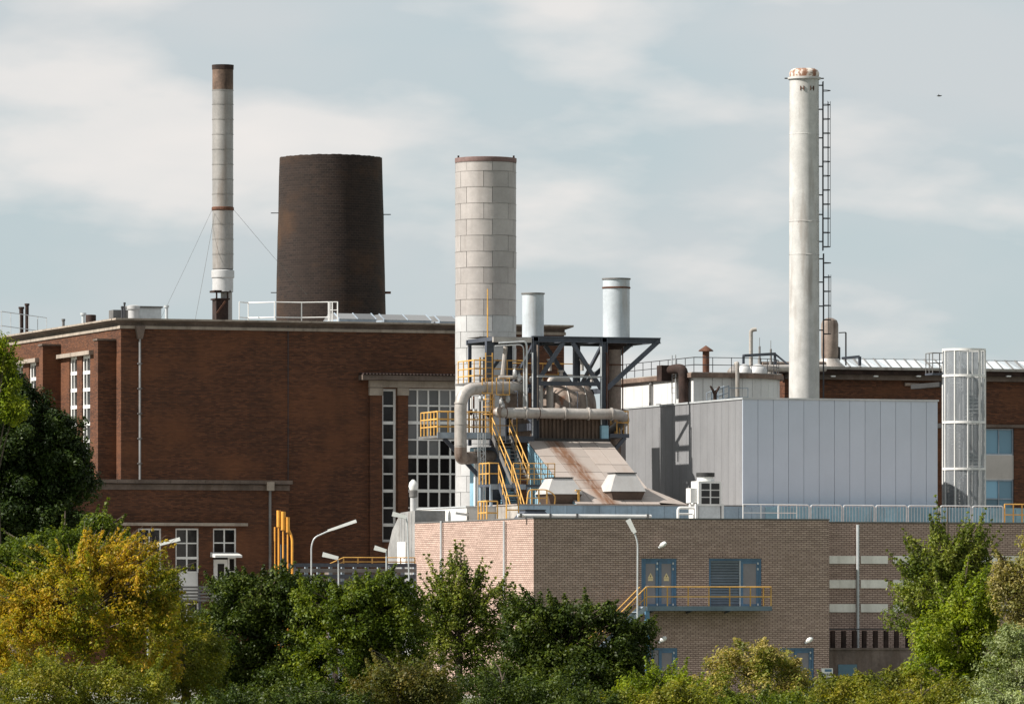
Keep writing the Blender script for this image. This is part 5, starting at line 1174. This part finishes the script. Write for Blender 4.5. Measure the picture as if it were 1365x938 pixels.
# ---- roof cowls
def cowl(pxl, pxr, ymid, ytop, label, Y):
    xl = onY(pxl, 0, Y + 1.3).x; w = (pxr - pxl) / FPX * 318 / (cs + sn); cx_ = onY((pxl + pxr) / 2, 0, Y + w / 2).x; cy_ = Y + w / 2
    zm, zt = onY((pxl + pxr) / 2, ymid, Y).z, onY((pxl + pxr) / 2, ytop, Y + .5).z; h = w / 2; tp = h * .56; bt = h * .60
    sq = lambda r, z: [(cx_ - r, cy_ - r, z), (cx_ + r, cy_ - r, z), (cx_ + r, cy_ + r, z), (cx_ - r, cy_ + r, z)]
    t = thing('roof_cowl', (cx_, cy_, ZL), label, 'roof cowl', 'pyramid roof cowls')
    obj('skirt', MB().hexa(sq(bt, ZL - .3) + sq(h - .04, zm - .02)), 'cowl_under', t)
    obj('hood', MB().hexa(sq(h, zm) + sq(tp, zt)), 'cowl', t)
    obj('lid', MB().hexa(sq(tp + .05, zt + .004) + sq(tp + .05, zt + .05)), 'lid', t)
    obj('drip_edge', MB().hexa(sq(h + .03, zm - .018) + sq(h + .03, zm - .001)), 'galv_dark', t)
cowl(713, 777, 658, 637, 'smaller grey pyramid roof cowl next to the yellow hoop rail', 298.2)
cowl(797, 861, 654.5, 631, 'taller grey pyramid roof cowl past the yellow post', 298.2)

# ---- air conditioning unit on the tan roof
Y = 292.6; x0, x1, z0, z1 = RY(931, 641, 962, 674, Y); ac = thing('cooling_unit', ((x0 + x1) / 2, Y + .6, TZ - .05), 'white rooftop cooling unit with black fan drum on a grey stand', 'cooling unit')
obj('cabinet', MB().box(x0, x1, Y, Y + 1.0, z0, z1), 'white_paint', ac)
obj('stand', MB().box(x0 + .05, x1 - .05, Y + .05, Y + .95, TZ - .05, z0 - .005), 'galv', ac)
obj('stand_leg', MB().box(x1 + .0, x1 + .12, Y, Y + .95, TZ - .05, z0 + .1), 'white_paint', ac); obj('stand_leg', MB().box(x0 - .14, x0 - .0, Y, Y + .95, TZ - .05, z0 + .1), 'white_paint', ac)
for i in range(2):
    for j in range(3):
        a = x0 + .16 + i * (x1 - x0 - .2) / 2; b = a + (x1 - x0 - .3) / 2 - .03; lo = z0 + .1 + j * (z1 - z0 - .16) / 3; hi = lo + (z1 - z0 - .16) / 3 - .05
        gr_ = boxpiece('grille', a, b, Y - .012, Y - .002, lo, hi, 'lid', ac)
c = ((x0 + x1) / 2 - .05, Y + .5); obj('fan_neck', MB().lathe(c, [(.42, z1 + .003), (.40, z1 + .22)], 24, cap=True), 'white_paint', ac, smooth=True)
obj('fan_drum', MB().lathe(c, [(.46, z1 + .225), (.46, z1 + .42), (.40, z1 + .42), (.38, z1 + .3)], 24, cap=True), 'lid', ac, smooth=True)
obj('control_box', MB().box(x0 - .36, x0 - .004, Y + .15, Y + .75, z0 + .15, z1 - .35), 'white_paint', ac)
obj('coolant_pipe', MB().path(bend([(x0 - .1, Y + .2, z0 - .1), (x0 - 1.0, Y + .2, z0 - .1), (x0 - 1.0, Y + .2, TZ + .12), (x0 - .2, Y + .2, TZ + .12)], .15), .07, 8), 'white_paint', ac, smooth=True)
obj('coolant_pipe', MB().path(bend([(x0 - .2, Y + .3, z0 - .4), (x0 - .9, Y + .3, z0 - .4)], .15), .05, 8), 'white_paint', ac, smooth=True)
railing(None, [(x1 + .3, 290.5, TZ + .06), (P(1062, 0, 290.5).x, 290.5, TZ + .06)], onY(1000, 672, 290.5).z - TZ - .06, 'white_paint', 1.0, .022, label='white roof guard rail between cooling unit and long galvanised rail', cat='railing')
wp = thing('roof_conduit', P(800, 690, 284), 'white conduit pipe lying along the tan roof edge', 'pipe')
a, b = onY(690, 690, 283.6), onY(868, 687.5, 283.6); a.z = b.z = TZ + .16
obj('pipe', MB().path([a, b], .075, 8), 'white_paint', wp, smooth=True)
for k in (.0, .22, .42, .95): q = a.lerp(b, k + .02); boxpiece('saddle', q.x - .05, q.x + .05, q.y - .1, q.y + .1, TZ + .061, TZ + .26, 'galv_dark', wp)
hx0, hx1 = P(692, 0, 290).x, P(738, 0, 290).x; hz = onY(715, 680, 290).z
ht = thing('roof_hatch', ((hx0 + hx1) / 2, 290.6, TZ), 'dark sloped roof hatch on the tan roof corner', 'hatch')
obj('curb', MB().hexa([(hx0, 290, TZ - .05), (hx1, 290, TZ - .05), (hx1, 291.3, TZ - .05), (hx0, 291.3, TZ - .05), (hx0 + .45, 290.3, hz), (hx1 - .35, 290.3, hz), (hx1 - .35, 291.1, hz), (hx0 + .45, 291.1, hz)]), 'steel', ht)
obj('cover', MB().box(hx0 + .4, hx1 - .3, 290.25, 291.15, hz + .003, hz + .05), 'lid', ht)
# white and grey low structures behind the tan roof
wx = onY(622, 0, 300.6).x; ye = onX(556, 0, wx).y; z1 = onX(600, 677, wx).z
wb = thing('white_annex', (wx + 1, (300.6 + ye) / 2, 0), 'low white rendered annex behind the tan switch house roof', 'building')
obj('wall', MB().box(wx, wx + 2.0, 300.6, ye, 0, z1), 'white_paint', wb); obj('coping', MB().box(wx - .05, wx + 2.05, 300.55, ye + .05, z1 + .002, z1 + .07), 'galv', wb)
gw = thing('grey_annex', (wx + 2.6, 302, 0), 'grey stained low annex joined to the white rendered annex', 'building')
obj('wall', MB().box(wx + 2.06, max(LX0 - .1, wx + 2.5), 300.6, 304.3, 0, onY(645, 675, 300.6).z), 'concrete', gw)
obj('parapet', MB().box(wx + 2.06, max(LX0 - .1, wx + 2.5), 300.55, 300.85, onY(645, 675, 300.6).z + .003, onY(645, 675, 300.6).z + .08), 'galv_dark', gw)
# pale metal shed beside the switch house: a long lean-to seen from its lit side
sx = onY(553, 0, 300.5).x
pr_ = [onX(*q, sx) for q in ((553, 680), (534, 683), (523, 706), (517, 732))]
sh = thing('metal_shed', (sx + .8, 302.5, 0), 'tall pale metal shed with slanted side next to the tan switch house', 'shed')
outl = [(pr_[0].y, 0)] + [(p.y, p.z) for p in pr_] + [(pr_[3].y, 0)]; n = len(outl)
m = MB().add([(sx, y, z) for y, z in outl] + [(sx + 1.6, y, z) for y, z in outl], [tuple(range(n)), tuple(reversed(range(n, 2 * n)))] + [(i, n + i, n + (i + 1) % n, (i + 1) % n) for i in range(n)])
obj('body', m, mk('stained_pale_sheet', (.27, .268, .262), .5, .1, var=.18, streak=.5, scol=(.16, .13, .11)), sh)
q = RX(530, 722, 541, 752, sx - .03); dd_ = obj('door', MB().box(sx - .05, sx - .003, *q), 'white_paint', sh); obj('handle', MB().box(sx - .09, sx - .055, q[0] + .1, q[0] + .2, q[2] + .3, q[2] + .36), 'lid', dd_)
for k in range(1, 5):
    y = pr_[0].y + (pr_[1].y - pr_[0].y) * k / 4.2; obj('seam', MB().box(sx - .025, sx - .002, y, y + .04, 0, pr_[0].z - .12), 'galv', sh)
fp = thing('white_flue', onY(551, 690, 303.2), 'white flue pipe with conical cap above the pale metal shed', 'flue')
q = onY(551, 0, 303.3); zf = lambda py: onY(551, py, 303.3).z
obj('pipe', MB().lathe((q.x, q.y), [(.16, 0), (.16, zf(656))], 16), 'alu_bright', fp, smooth=True)
obj('collar', MB().lathe((q.x, q.y), [(.17, zf(663)), (.21, zf(662)), (.21, zf(654)), (.17, zf(653))], 16), 'galv_dark', fp, smooth=True)
obj('cap', MB().lathe((q.x, q.y), [(.18, zf(653)), (.24, zf(648)), (.20, zf(643)), (.06, zf(639)), (.01, zf(639))], 16), 'white_paint', fp, smooth=True)

# ================================================================== lamps
def lamp_post(px, d, pts, head, label, r=.037, low=None):
    """pts: (px, py) path of the bent arm above the mast; head: two (px, py) ends of the lantern"""
    b = onD(px, 0, d); t = thing('street_lamp', (b.x, b.y, 0), label, 'street lamp')
    path_ = [Vector((b.x, b.y, 0)), Vector((b.x, b.y, 2.5))] + [onD(x, y, d) for x, y in pts]
    obj('mast', MB().path(bend(path_, .5, 5), r, 8), 'galv', t, smooth=True)
    a, e = onD(*head[0], d), onD(*head[1], d); ax = (e - a).normalized(); s_ = al * .13; u = Vector((0, 0, .07))
    w_ = ax.cross(al).normalized(); u = w_ * (.075 if w_.z > 0 else -.075)
    if (e - a).length < .85: u = u * 1.5
    m = MB().hexa([a - s_ * .7 - u * .7, a + s_ * .7 - u * .7, a + s_ * .7 + u * .7, a - s_ * .7 + u * .7, e - s_ - u, e + s_ - u, e + s_ + u, e - s_ + u])
    obj('lantern', m, 'lamp_shell', t)
    obj('diffuser', MB().bar(a.lerp(e, .15) - u * .75, a.lerp(e, .95) - u * .7, .17, .04), 'white_clad', t)
lamp_post(415, 300, [(415, 727), (419, 716), (441, 706)], ((437, 707), (475, 694)), 'tall white street lamp with long arm before the dark brick wall')
lamp_post(849.5, 277, [(850, 722), (845, 708)], ((846.5, 710), (837, 692)), 'white street lamp with steep lantern before the blue double doors')
lamp_post(197, 262, [(197, 735), (203, 728)], ((202, 728), (240, 718)), 'street lamp lantern poking out of the yellow tree')
lamp_post(452, 299, [(451, 748), (449, 743)], ((451, 743.5), (430, 738.5)), 'low lamp with drooping lantern beside the yellow pipe rail', r=.035)
lamp_post(515, 298, [(515, 742), (514.5, 735)], ((515, 734), (499, 729.5)), 'low lamp with pale lantern before the metal shed', r=.035)
lamp_post(548, 297, [(543, 698), (541, 689)], ((542, 689), (523, 684.5)), 'small lamp before the top of the metal shed', r=.035)
def wall_lamp(px, py, Y, label):
    a = onY(px - 4, py + 3, Y - .02); t = thing('wall_lamp', a, label, 'wall lamp', 'bulkhead lamps on the tan brick front')
    obj('bracket', MB().path([a, a - EY * .18 - EZ * .02, a - EY * .22 + EZ * .05], .05, 6), 'galv', t)
    b = a - EY * .22 + EZ * .05; e = onY(px + 6, py - 3, Y - .45); obj('lantern', MB().path([b, b.lerp(e, .3), b.lerp(e, .8), e], [.07, .12, .11, .06], 8), 'lamp_shell', t, smooth=True)
wall_lamp(882, 726, TY0, 'white wall lamp above the blue double doors with warning signs')
wall_lamp(882, 852, TY0, 'white wall lamp under the balcony above the lower door')
wall_lamp(1077, 853, TY0, 'white wall lamp above the lower door near the notice board')
fl_ = thing('flood_light', onX(610, 686, 101.6), 'small grey flood light before the low white annex', 'flood light')
q = onY(624, 697, 300.2); obj('post', MB().bar((q.x, q.y, TZ - .3), onY(624, 683, 300.2), .05, .05), 'galv_dark', fl_); obj('head', MB().bar(onY(624, 686, 300.2), onY(607, 683.5, 300.2), .14, .12), 'galv', fl_)
# yellow vent pipes
vp = thing('yellow_vents', onD(378, 770, 296), 'cluster of yellow gas vent pipes with fat tops by the pipe rack', 'vent pipes')
for px, y0, yk, r1, r2, mt in ((366.5, 702, 720, .05, .045, 'orange'), (371.5, 680, 702, .08, .10, 'orange'), (377.5, 681.5, 706, .07, .12, 'orange'), (383.5, 689, 709, .07, .10, 'orange')):
    b = onD(px, 0, 296); z0, z1 = onD(px, yk, 296).z, onD(px, y0, 296).z
    obj('vent', MB().lathe((b.x, b.y), [(r1 * .55, 0), (r1 * .55, z0 - .05), (r2, z0), (r2, z1)], 12, cap=True), mt, vp, smooth=True)
a, b = onD(384, 704, 296), onD(389.5, 716, 296); obj('branch', MB().path(bend([a, b, b - EZ * 6.5], .3), .06, 8), 'orange', vp, smooth=True)
b = onD(379.5, 0, 296.4); obj('panel', MB().box(b.x - .18, b.x + .12, b.y, b.y + .1, 0, onD(379, 725, 296).z), 'steel', vp)
# pipe rack
ry = 294.0
pr = thing('pipe_rack', onD(480, 790, 298), 'dark steel pipe rack with stacked rails before the brick hall', 'pipe rack')
pa, pb = onY(392, 0, ry), onY(553, 0, ry)
for i in range(11): x = pa.x + (pb.x - pa.x) * i / 10; obj('post', MB().box(x - .07, x + .07, ry - .08, ry + .08, 0, onY(470, 751 if i % 2 == 0 else 754, ry).z), 'steel_light', pr)
for py, mt in ((753, 'steel'), (760, 'galv_dark'), (768, 'steel'), (777, 'steel'), (786, 'steel')):
    z = onY(470, py, ry).z; obj('beam', MB().box(pa.x - .3, pb.x, ry - .15, ry - .085, z - .09, z + .09), mt, pr)
obj('stay', MB().bar((onY(516, 0, ry).x, ry - .2, onY(516, 754, ry).z), (onY(533, 0, ry).x, ry - .2, onY(533, 774, ry).z), .06, .1), 'steel_light', pr)
z = onY(470, 754, ry + 1.5).z
railing(None, [(onY(440, 0, ry + 2).x, ry + 2, z - .3), (onY(458, 0, ry + 2).x, ry + 2, z), (onY(553, 0, ry + 2).x, ry + 2, z)], .42, 'yellow', .7, .03, label='low yellow pipe rail behind the dark steel pipe rack', cat='railing')
rk = MB().box(onY(436, 0, ry + 2).x, pb.x, ry + 1.6, ry + 2.4, 0, z - .31); obj('rail_plinth', rk, 'concrete_dark', label='dark concrete plinth under the low yellow pipe rail', cat='plinth')

# ================================================================== trees and shrubs
def leaves_mesh(name, C, Rr, cnt, size, up=0.55, droop=0.0):
    """C: cluster centres, Rr: radii, cnt: leaves per cluster -> one mesh of small folded leaves"""
    idx = np.repeat(np.arange(len(C)), cnt); n = len(idx)
    d = RNG.normal(size=(n, 3)); d /= np.linalg.norm(d, axis=1)[:, None]
    rad = RNG.random(n) ** 0.45
    off = d * (rad * Rr[idx])[:, None]; off[:, 2] *= 0.8
    if droop: off[:, 2] -= droop * (np.hypot(off[:, 0], off[:, 1])) * RNG.random(n)
    c = C[idx] + off
    nrm = d * .7 + RNG.normal(size=(n, 3)) * .55 + np.array([0, 0, up]); nrm /= np.linalg.norm(nrm, axis=1)[:, None]
    t = RNG.normal(size=(n, 3)) + d * .6 - np.array([0, 0, .25 + droop]); t -= nrm * (t * nrm).sum(1)[:, None]; t /= np.linalg.norm(t, axis=1)[:, None] + 1e-9
    s = np.cross(nrm, t); L = size * RNG.uniform(.65, 1.35, n); Wd = L * RNG.uniform(.42, .62, n)
    v = np.empty((n, 4, 3)); v[:, 0] = c - t * (L / 2)[:, None]; v[:, 2] = c + t * (L / 2)[:, None] - nrm * (L * .12)[:, None]
    v[:, 1] = c + s * (Wd / 2)[:, None] + nrm * (L * .06)[:, None]; v[:, 3] = c - s * (Wd / 2)[:, None] + nrm * (L * .06)[:, None]
    return v.reshape(-1, 3), n
def tree(px, d, blobs, mat, label, name='tree', cat='tree', size=.15, cr=(.32, .6), dens=1.0, lpc=120, spikes=0, spike_len=1.0, up=.55, droop=0.0, trunk=.16, group=None, spike_up=1.0):
    base = onD(px, 0, d); base.z = 0
    t = thing(name, base, label, cat, group)
    K = d / FPX; Cs, Rs = [], []
    for bx, by, rx, ry_ in blobs:
        c = np.array(onD(bx, by, d)); a, b = rx * K, ry_ * K
        n = max(20, int(dens * 36 * a * b))
        q = RNG.normal(size=(n, 3)); q /= np.linalg.norm(q, axis=1)[:, None]; r = RNG.uniform(.35, 1.0, n) ** .6
        q = q * r[:, None] * np.array([a, min(a, 2.6), b]) * RNG.uniform(.82, 1.08, n)[:, None]
        rot = q.copy(); rot[:, 0] = q[:, 0] * cs + q[:, 1] * sn; rot[:, 1] = -q[:, 0] * sn + q[:, 1] * cs
        Cs.append(c + rot); Rs.append(RNG.uniform(*cr, n))
    Cc, Rr = np.concatenate(Cs), np.concatenate(Rs)
    keep = Cc[:, 2] > .15; Cc, Rr = Cc[keep], Rr[keep]
    cnt = np.maximum(12, (lpc * (Rr / .45) ** 2 * RNG.uniform(.5, 1.3, len(Rr)))).astype(int)
    lim = []
    if spikes:
        top = Cc[np.argsort(-(Cc[:, 2] + RNG.normal(size=len(Cc)) * .8))[:spikes]]; cen = Cc.mean(0)
        sc, sr, sk = [], [], []
        for p in top:
            o = p - cen; o[2] = abs(o[2]) * .3; o /= np.linalg.norm(o) + 1e-6; dv = o * .75 + np.array([0, 0, spike_up]) + RNG.normal(size=3) * .25; dv /= np.linalg.norm(dv)
            ln = spike_len * RNG.uniform(.5, 1.2)
            for k in range(7): sc.append(p + dv * ln * k / 6 - np.array([0, 0, droop * .4 * (k / 6) ** 2])); sr.append(.22 * (1.15 - k / 7)); sk.append(int(lpc * .13 * (1.3 - k / 7)) + 3)
            lim.append((p, p + dv * ln))
        Cc = np.concatenate([Cc, np.array(sc)]); Rr = np.concatenate([Rr, np.array(sr)]); cnt = np.concatenate([cnt, np.array(sk)])
    v, n = leaves_mesh(name, Cc, Rr, cnt, size, up, droop)
    v[:, 2] = np.maximum(v[:, 2], .02)
    me = bpy.data.meshes.new('crown'); me.vertices.add(n * 4); me.vertices.foreach_set('co', (v - np.array(base)).astype(np.float32).ravel())
    me.loops.add(n * 4); me.loops.foreach_set('vertex_index', np.arange(n * 4, dtype=np.int32)); me.polygons.add(n)
    me.polygons.foreach_set('loop_start', np.arange(0, n * 4, 4, dtype=np.int32)); me.polygons.foreach_set('loop_total', np.full(n, 4, dtype=np.int32))
    me.update(); me.validate(); me.materials.append(M[mat])
    cr_ = bpy.data.objects.new('crown', me); place(cr_, base, t)
    m = MB(); cen = Vector(Cc.mean(0)); top = Vector((cen.x, cen.y, Cc[:, 2].max() - .5)); fork = base.lerp(cen, .45); fork.z = max(.6, cen.z * .4)
    m.path([base, base.lerp(fork, .5) + Vector((.04, .03, 0)), fork, fork.lerp(top, .4), top], [trunk * 1.35, trunk * 1.1, trunk, trunk * .7, trunk * .15], 8)
    pick = RNG.choice(len(Cc), min(26, len(Cc)), replace=False)
    for i in pick:
        e = Vector(Cc[i])
        if math.hypot(e.x - fork.x, e.y - fork.y) > max(.9, e.z * .75): continue
        s_ = fork.lerp(top, max(0, min(.9, (e.z - fork.z) / max(.5, top.z - fork.z) * .6))); mid = s_.lerp(e, .5) + Vector((0, 0, .15))
        m.path([s_, mid, e], [trunk * .4, trunk * .25, .015], 5)
    for a, b in lim:
        e, b = Vector(a), Vector(b)
        if math.hypot(e.x - fork.x, e.y - fork.y) > max(.9, e.z * .75): continue
        s_ = fork.lerp(top, max(0, min(.9, (e.z - fork.z) / max(.5, top.z - fork.z) * .6)))
        m.path([s_, s_.lerp(e, .6) + Vector((0, 0, .1)), e, b], [trunk * .25, trunk * .16, .018, .006], 4)
    obj('trunk', m, 'bark', t)
    return n
G = lambda *c: [tuple(x) for x in c]
M['lf_dark'] = leafmat('dark_green_leaf', G((.010, .020, .005), (.022, .040, .007), (.055, .080, .012)), .25)
M['lf_mid'] = leafmat('mid_green_leaf', G((.022, .042, .005), (.080, .115, .010), (.20, .225, .022)), .35)
M['lf_bright'] = leafmat('bright_green_leaf', G((.065, .110, .007), (.16, .21, .012), (.30, .32, .03)), .4)
M['lf_yellow'] = leafmat('golden_leaf', G((.075, .105, .008), (.15, .175, .012), (.27, .235, .018), (.42, .28, .028), (.50, .30, .04)), .45, cscale=.45)
M['lf_olive'] = leafmat('olive_leaf', G((.055, .075, .008), (.14, .155, .014), (.28, .23, .03)), .35)
M['lf_brown'] = leafmat('brownish_leaf', G((.035, .050, .008), (.085, .085, .016), (.15, .11, .025)), .3)
M['lf_cream'] = leafmat('cream_flowering_leaf', G((.055, .085, .010), (.13, .15, .018), (.33, .27, .08), (.50, .38, .15)), .35)
M['lf_silver'] = leafmat('silvery_leaf', G((.10, .135, .045), (.21, .25, .10), (.38, .41, .22)), .3)
M['lf_pale'] = leafmat('pale_tan_leaf', G((.10, .12, .025), (.24, .215, .07), (.40, .32, .13)), .35)
M['lf_poplar'] = leafmat('glossy_poplar_leaf', G((.035, .062, .008), (.11, .14, .018), (.28, .29, .06)), .35)
M['lf_deep_shade'] = leafmat('deep_green_shade_leaf', G((.014, .028, .004), (.040, .062, .008), (.10, .125, .015)), .28)  # dark green foliage; also puts self-shadow into the low brush colour
nl = 0
nl += tree(25, 300, [(25, 600, 90, 85), (-20, 515, 38, 55), (70, 632, 58, 55), (10, 545, 36, 55), (20, 690, 105, 70), (-30, 600, 60, 100)], 'lf_dark', 'tall dark green tree hiding the side wall of the brick hall', size=.17, cr=(.4, .7), lpc=130, trunk=.3)
nl += tree(4, 294, [(4, 500, 20, 42), (14, 545, 18, 22), (-15, 470, 26, 26)], 'lf_bright', 'lighter green leafy tree top by the dark tall tree', size=.15, lpc=90, trunk=.12, spikes=12)
nl += tree(75, 281, [(75, 742, 80, 36), (130, 716, 34, 26), (25, 760, 50, 40), (150, 740, 40, 34)], 'lf_mid', 'bright green rounded tree between the dark tree and the golden tree', size=.15, lpc=120, spikes=20)
nl += tree(105, 248, [(105, 800, 95, 62), (55, 865, 100, 72), (185, 790, 42, 66), (195, 860, 55, 75), (25, 800, 50, 42), (130, 750, 45, 30)], 'lf_yellow', 'golden leaved tree with drooping sprays', size=.13, cr=(.28, .5), lpc=115, spikes=130, spike_len=1.4, droop=.5, spike_up=.4)
nl += tree(250, 252, [(250, 880, 60, 60), (225, 820, 26, 50)], 'lf_olive', 'olive green shrub beside the golden tree', size=.12, lpc=120, spikes=16, name='shrub', cat='shrub')
nl += tree(60, 236, [(60, 925, 90, 50), (170, 930, 70, 45)], 'lf_olive', 'low olive thicket below the golden tree', size=.11, lpc=130, spikes=20, name='shrub', cat='shrub', trunk=.08)
nl += tree(335, 266, [(340, 800, 60, 42), (305, 865, 62, 75), (390, 840, 58, 70), (350, 920, 95, 55), (375, 790, 40, 30)], 'lf_deep_shade', 'dense dark green bush before the yellow vent pipes', size=.14, lpc=125, spikes=70, spike_len=.7)
nl += tree(480, 264, [(475, 822, 66, 45), (440, 885, 75, 62), (530, 850, 42, 70), (505, 792, 48, 24), (520, 910, 70, 50), (430, 805, 36, 30)], 'lf_mid', 'broad green bush in front of the pipe rack', size=.14, lpc=120, spikes=70, spike_len=.7)
nl += tree(610, 270, [(605, 782, 32, 34), (650, 820, 38, 50), (575, 825, 28, 40), (590, 865, 45, 66), (655, 890, 40, 56), (615, 840, 50, 60)], 'lf_poplar', 'airy poplar with upright twigs before the lit tan wall', size=.15, cr=(.28, .48), lpc=62, dens=.8, spikes=90, spike_len=1.2)
nl += tree(735, 260, [(712, 838, 50, 42), (795, 848, 52, 46), (760, 900, 90, 52), (846, 862, 28, 44), (700, 900, 55, 52), (752, 826, 36, 26), (820, 905, 50, 45)], 'lf_deep_shade', 'dark green tree below the tan wall corner', size=.14, lpc=118, spikes=80, spike_len=.75)
nl += tree(535, 232, [(535, 920, 58, 44), (570, 915, 36, 30), (500, 930, 40, 36)], 'lf_brown', 'brownish green low bush before the broad green bush', size=.11, lpc=130, spikes=14, name='shrub', cat='shrub', trunk=.08)
nl += tree(650, 236, [(640, 935, 60, 40), (720, 940, 60, 34)], 'lf_deep_shade', 'low deep green shrub at the foot of the airy poplar', size=.11, lpc=130, spikes=14, name='shrub', cat='shrub', trunk=.08)
nl += tree(880, 246, [(885, 922, 42, 32), (850, 935, 40, 34), (915, 935, 26, 26)], 'lf_bright', 'bright green low shrub beneath the balcony steps', size=.12, lpc=110, spikes=24, spike_len=.8, name='shrub', cat='shrub', trunk=.07)
nl += tree(1005, 252, [(1008, 878, 50, 26), (1000, 918, 86, 46), (1066, 918, 36, 32), (938, 928, 40, 32), (975, 892, 42, 30), (1036, 896, 44, 30)], 'lf_cream', 'shrub with creamy blossom before the tan wall', size=.12, cr=(.25, .42), lpc=120, spikes=14, spike_len=.4, name='shrub', cat='shrub', trunk=.09)
nl += tree(1150, 244, [(1130, 925, 50, 26), (1190, 922, 50, 28), (1105, 935, 40, 24), (1235, 930, 40, 30)], 'lf_olive', 'low olive green hedge shrub under the stained concrete wall', size=.11, lpc=120, spikes=40, spike_len=.5, name='shrub', cat='shrub', trunk=.07)
nl += tree(1258, 272, [(1258, 745, 42, 38), (1238, 790, 46, 40), (1275, 825, 50, 34), (1288, 745, 32, 36), (1215, 825, 40, 22), (1265, 780, 60, 50)], 'lf_poplar', 'bushy young tree with upright shoots before the white banded wing', size=.14, cr=(.28, .5), lpc=85, spikes=110, spike_len=1.4)
nl += tree(1265, 256, [(1270, 850, 52, 52), (1300, 810, 36, 42), (1250, 900, 50, 45), (1315, 870, 40, 60)], 'lf_bright', 'fresh bright green shrub between the young tree and the silvery bush', size=.14, lpc=105, spikes=34, name='shrub', cat='shrub', trunk=.1)
nl += tree(1352, 254, [(1350, 790, 28, 36), (1375, 770, 24, 60), (1335, 770, 12, 26), (1372, 850, 40, 40)], 'lf_pale', 'pale straw coloured tree above the silvery bush', size=.13, lpc=85, spikes=22)
nl += tree(1350, 240, [(1345, 882, 46, 44), (1370, 855, 42, 40), (1325, 925, 50, 38), (1390, 915, 45, 55), (1355, 930, 50, 40)], 'lf_silver', 'silvery grey green rounded bush', size=.10, cr=(.22, .4), lpc=150, spikes=10, spike_len=.4, name='shrub', cat='shrub', trunk=.09)
for px, d, bl, mt, lb in (
    (900, 226, [(905, 945, 60, 34), (840, 950, 50, 30)], 'lf_olive', 'low olive brush under the bright shrub and balcony steps'),
    (1030, 228, [(1040, 952, 60, 30), (970, 955, 50, 28)], 'lf_mid', 'low green brush before the creamy blossom shrub'),
    (1230, 226, [(1180, 952, 60, 28), (1260, 945, 60, 34)], 'lf_olive', 'low olive brush before the hedge shrub and bright shrub'),
    (1330, 222, [(1340, 955, 60, 34)], 'lf_silver', 'low silvery brush at the foot of the silvery bush'),
    (440, 226, [(400, 950, 70, 34), (300, 955, 60, 34), (470, 955, 40, 30)], 'lf_deep_shade', 'low green brush before the dense dark green bush'),
    (780, 226, [(790, 950, 60, 34)], 'lf_deep_shade', 'low green brush below the dark tree at the tan corner')):
    nl += tree(px, d, bl, mt, lb, size=.11, lpc=130, dens=1.6, spikes=26, spike_len=.5, name='shrub', cat='shrub', trunk=.06)
print('leaves', nl)
bd_ = thing('bird', onD(1252, 128, 330), 'tiny dark bird flying beyond the white chimney', 'bird')
q = onD(1252, 128, 330)
obj('body', MB().path([q - CR * .13, q - CR * .05, q + CR * .06, q + CR * .14 + EZ * .02], [.01, .04, .035, .012], 6).add([q + CR * .03, q - CR * .03, q - al * .28 + EZ * .09 - CR * .06], [(0, 1, 2)]).add([q + CR * .03, q - CR * .03, q + al * .28 + EZ * .09 - CR * .06], [(0, 2, 1)]), 'lid', bd_)
